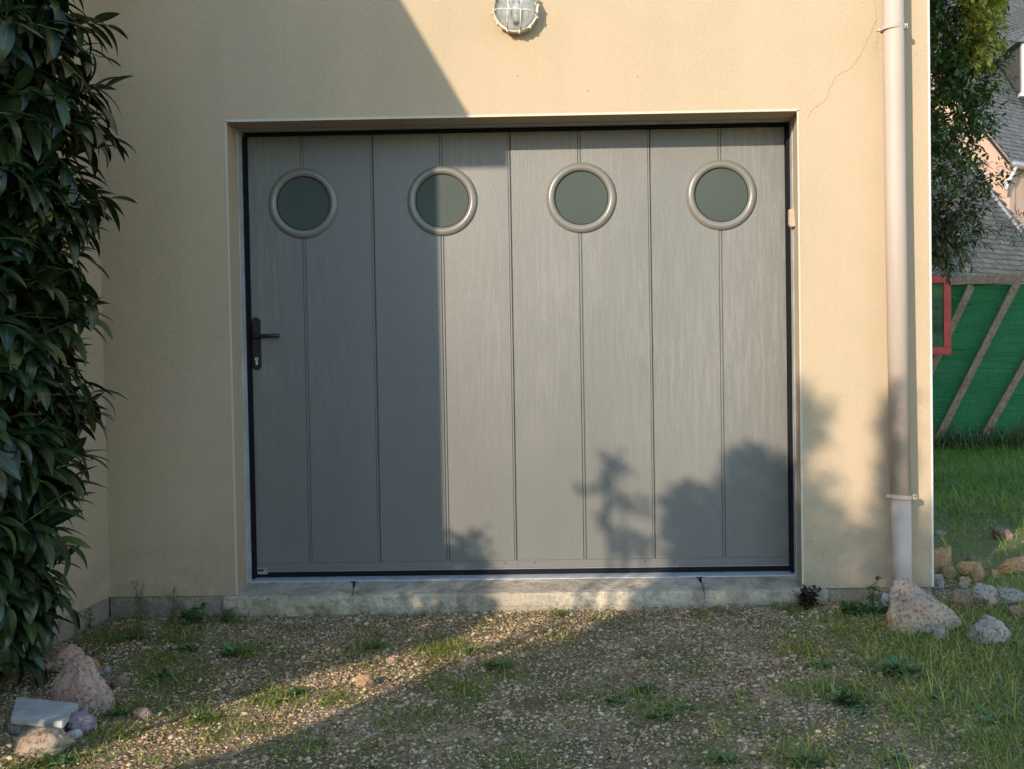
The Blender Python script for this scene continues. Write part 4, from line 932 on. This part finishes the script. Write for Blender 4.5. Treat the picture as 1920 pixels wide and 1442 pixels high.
clump_tree('palm_shoot', 'thin feathery grey green branch reaching right across the slates', (at(1722, 650, y=TY+2.4).x, TY+2.4, 0), cl, 330, .10, .006, leafmat('grey_leaf', [(0, (.06, .08, .05)), (1, (.14, .17, .11))], .6, .3), trunk_r=.02, tw=.12, cat='shrub')

# ------------------------------------------------------------------ trees behind the camera (their shadows fall on door, wall and ground)
# u, v: where the sun ray through a leaf meets the wall plane y = 0
def shade_tree(name, label, poly, Yd, spread, nleaf, L_, cat, stems, lm=MBUSH, wr=.26):
    us = [p[0] for p in poly]; vs_ = [p[1] for p in poly]; N_ = nleaf
    u = rng.uniform(min(us), max(us), N_); v = rng.uniform(min(vs_), max(vs_), N_); wu = u+.016*snoise(u, v, 90, 41)+.012*snoise(u, v, 40, 42); wv_ = v+.016*snoise(u, v, 90, 43)+.012*snoise(u, v, 40, 44); ok = inpoly(wu, wv_, poly)
    rim = np.zeros(len(u), bool)          # thinner, tufted foliage towards the outline
    for a_ in np.arange(0, 6.28, .785): rim |= ~inpoly(wu+.042*math.cos(a_), wv_+.042*math.sin(a_), poly)
    ok &= ~rim | ((snoise(u, v, 130, 45) > -.02) & (rng.random(len(u)) < .75)) | (N_ < 2500)
    u, v = u[ok], v[ok]; n_ = len(u)
    yd = Yd+rng.normal(0, spread, n_).clip(-2*spread, 2*spread)
    P_ = np.stack([u-TX*yd, -yd, v+SZ*yd], -1); ok = P_[:, 2] > .0; P_ = P_[ok]; n_ = len(P_)
    cx_, cy_ = float(P_[:, 0].mean()), float(P_[:, 1].mean())
    root = empty(name, (cx_, cy_, -.1), label, cat)
    D_ = unit(n_)+np.array([0, 0, .2]); l_ = L_*rng.uniform(.7, 1.2, n_)
    vv_, f_, a_ = leaves(P_, D_, unit(n_)+np.array([TX, 1, -SZ])*.5, l_, l_*wr, rng.uniform(0, .8, n_), nl=3)
    npmesh('foliage', vv_, f_, lm, root, True, a_)
    for su, sv in stems:
        bm = NB(); tp = Vector((su-TX*Yd, -Yd, sv+SZ*Yd)); g_ = Vector((cx_+(tp.x-cx_)*.4, cy_, -.2)); tube(bm, [g_, g_.lerp(tp, .5)+Vector((.03, .02, 0)), tp], [.035, .022, .006], 8); obj('stem', bm, MBARK, root, True)
    return root
STRIP = [(1.22, -.84), (1.32, -.76), (1.41, -.70), (1.50, -.62), (1.54, -.51), (1.55, -.40), (1.67, -.27), (1.69, -.11)]
shade_tree('garden_hedge', 'leafy hedge behind the viewer whose ragged shadow falls on the door and gravel',
    STRIP+[(1.70, .14), (1.675, .44), (1.73, .49), (1.78, .50), (1.80, .54), (1.84, .50), (1.90, .51), (1.93, .48), (1.955, .60), (1.98, .65), (2.01, .62), (2.03, .69), (2.07, .66), (2.11, .715), (2.17, .70), (2.19, .62), (2.22, .66), (2.26, .60), (2.29, .55), (2.32, .42), (2.40, .28), (2.5, .1), (2.7, -2), (.4, -2), (.55, -.90)],
    4.9, .14, 60000, .055, 'hedge', [(1.9, .3), (2.15, .5), (1.8, -.6), (2.4, -.6)])
shade_tree('garden_tree', 'broad leafy tree farther behind the viewer casting the soft shadow on the right wall',
    [(2.28, .0), (2.31, .50), (2.36, .60), (2.40, .52), (2.45, .48), (2.49, .53), (2.53, .50), (2.57, .36), (2.62, .28), (2.69, .33), (2.74, .42), (2.79, .36), (2.85, .40), (2.90, .30), (2.96, .34), (3.1, .5), (3.4, .45), (4.3, .5), (4.6, -2.6), (1.8, -2.6), (2.1, -.5)],
    7.6, .3, 40000, .06, 'tree', [(2.4, .5), (2.8, .3), (3.3, .2), (2.5, -.6)])
for nm_, lb_, pl_, n_ in (('sapling', 'thin sapling behind the viewer whose twigs shade the wall beside the door', [(2.33, .50), (2.335, .70), (2.36, .92), (2.375, .93), (2.40, .78), (2.44, .86), (2.45, .72), (2.50, .77), (2.53, .70), (2.50, .60), (2.46, .66), (2.44, .58), (2.41, .50)], 620),
        ('sapling', 'thin sapling behind the viewer whose twigs shade the downpipe', [(2.72, .36), (2.715, .60), (2.74, .80), (2.77, .82), (2.78, .70), (2.82, .82), (2.86, .80), (2.83, .62), (2.87, .52), (2.84, .36)], 560)):
    shade_tree(nm_, lb_, pl_, 6.6, .12, n_, .055, 'sapling', [(pl_[3][0], pl_[3][1]-.05)])
shade_tree('low_shrub', 'low leafy shrub left of the viewer beside the side wing',
    [(.55, .25), (.74, .305), (.79, .31), (.82, .30), (.852, .335), (.89, .33), (.911, .285), (.93, .22), (.97, .13), (1.08, .0), (1.17, -.09), (1.21, -.19), (1.23, -.27), (1.16, -.34), (1.07, -.40), (1.01, -.48), (1.0, -.56), (.6, -.72), (.2, -1.2), (.2, 0)],
    3.4, .12, 13000, .045, 'shrub', [(.85, .2), (1.05, -.15), (.7, 0)])
shade_tree('tall_weed', 'tall loose weed behind the viewer casting a ragged shadow on the door',
    [(u-.037, v) for u, v in [(1.33, .53), (1.345, .50), (1.41, .505), (1.45, .53), (1.455, .70), (1.475, .68), (1.49, .63), (1.55, .665), (1.54, .60), (1.585, .60), (1.55, .54), (1.54, .47), (1.60, .47), (1.68, .44), (1.66, .36), (1.58, .38), (1.50, .41), (1.47, .37), (1.52, .31), (1.60, .30), (1.68, .26), (1.68, .16), (1.60, .20), (1.55, .14), (1.53, .20), (1.46, .28), (1.43, .36), (1.47, .45), (1.42, .47), (1.36, .47)]],
    4.6, .08, 1500, .034, 'weed', [(1.51, .45), (1.44, .62), (1.60, .2)])
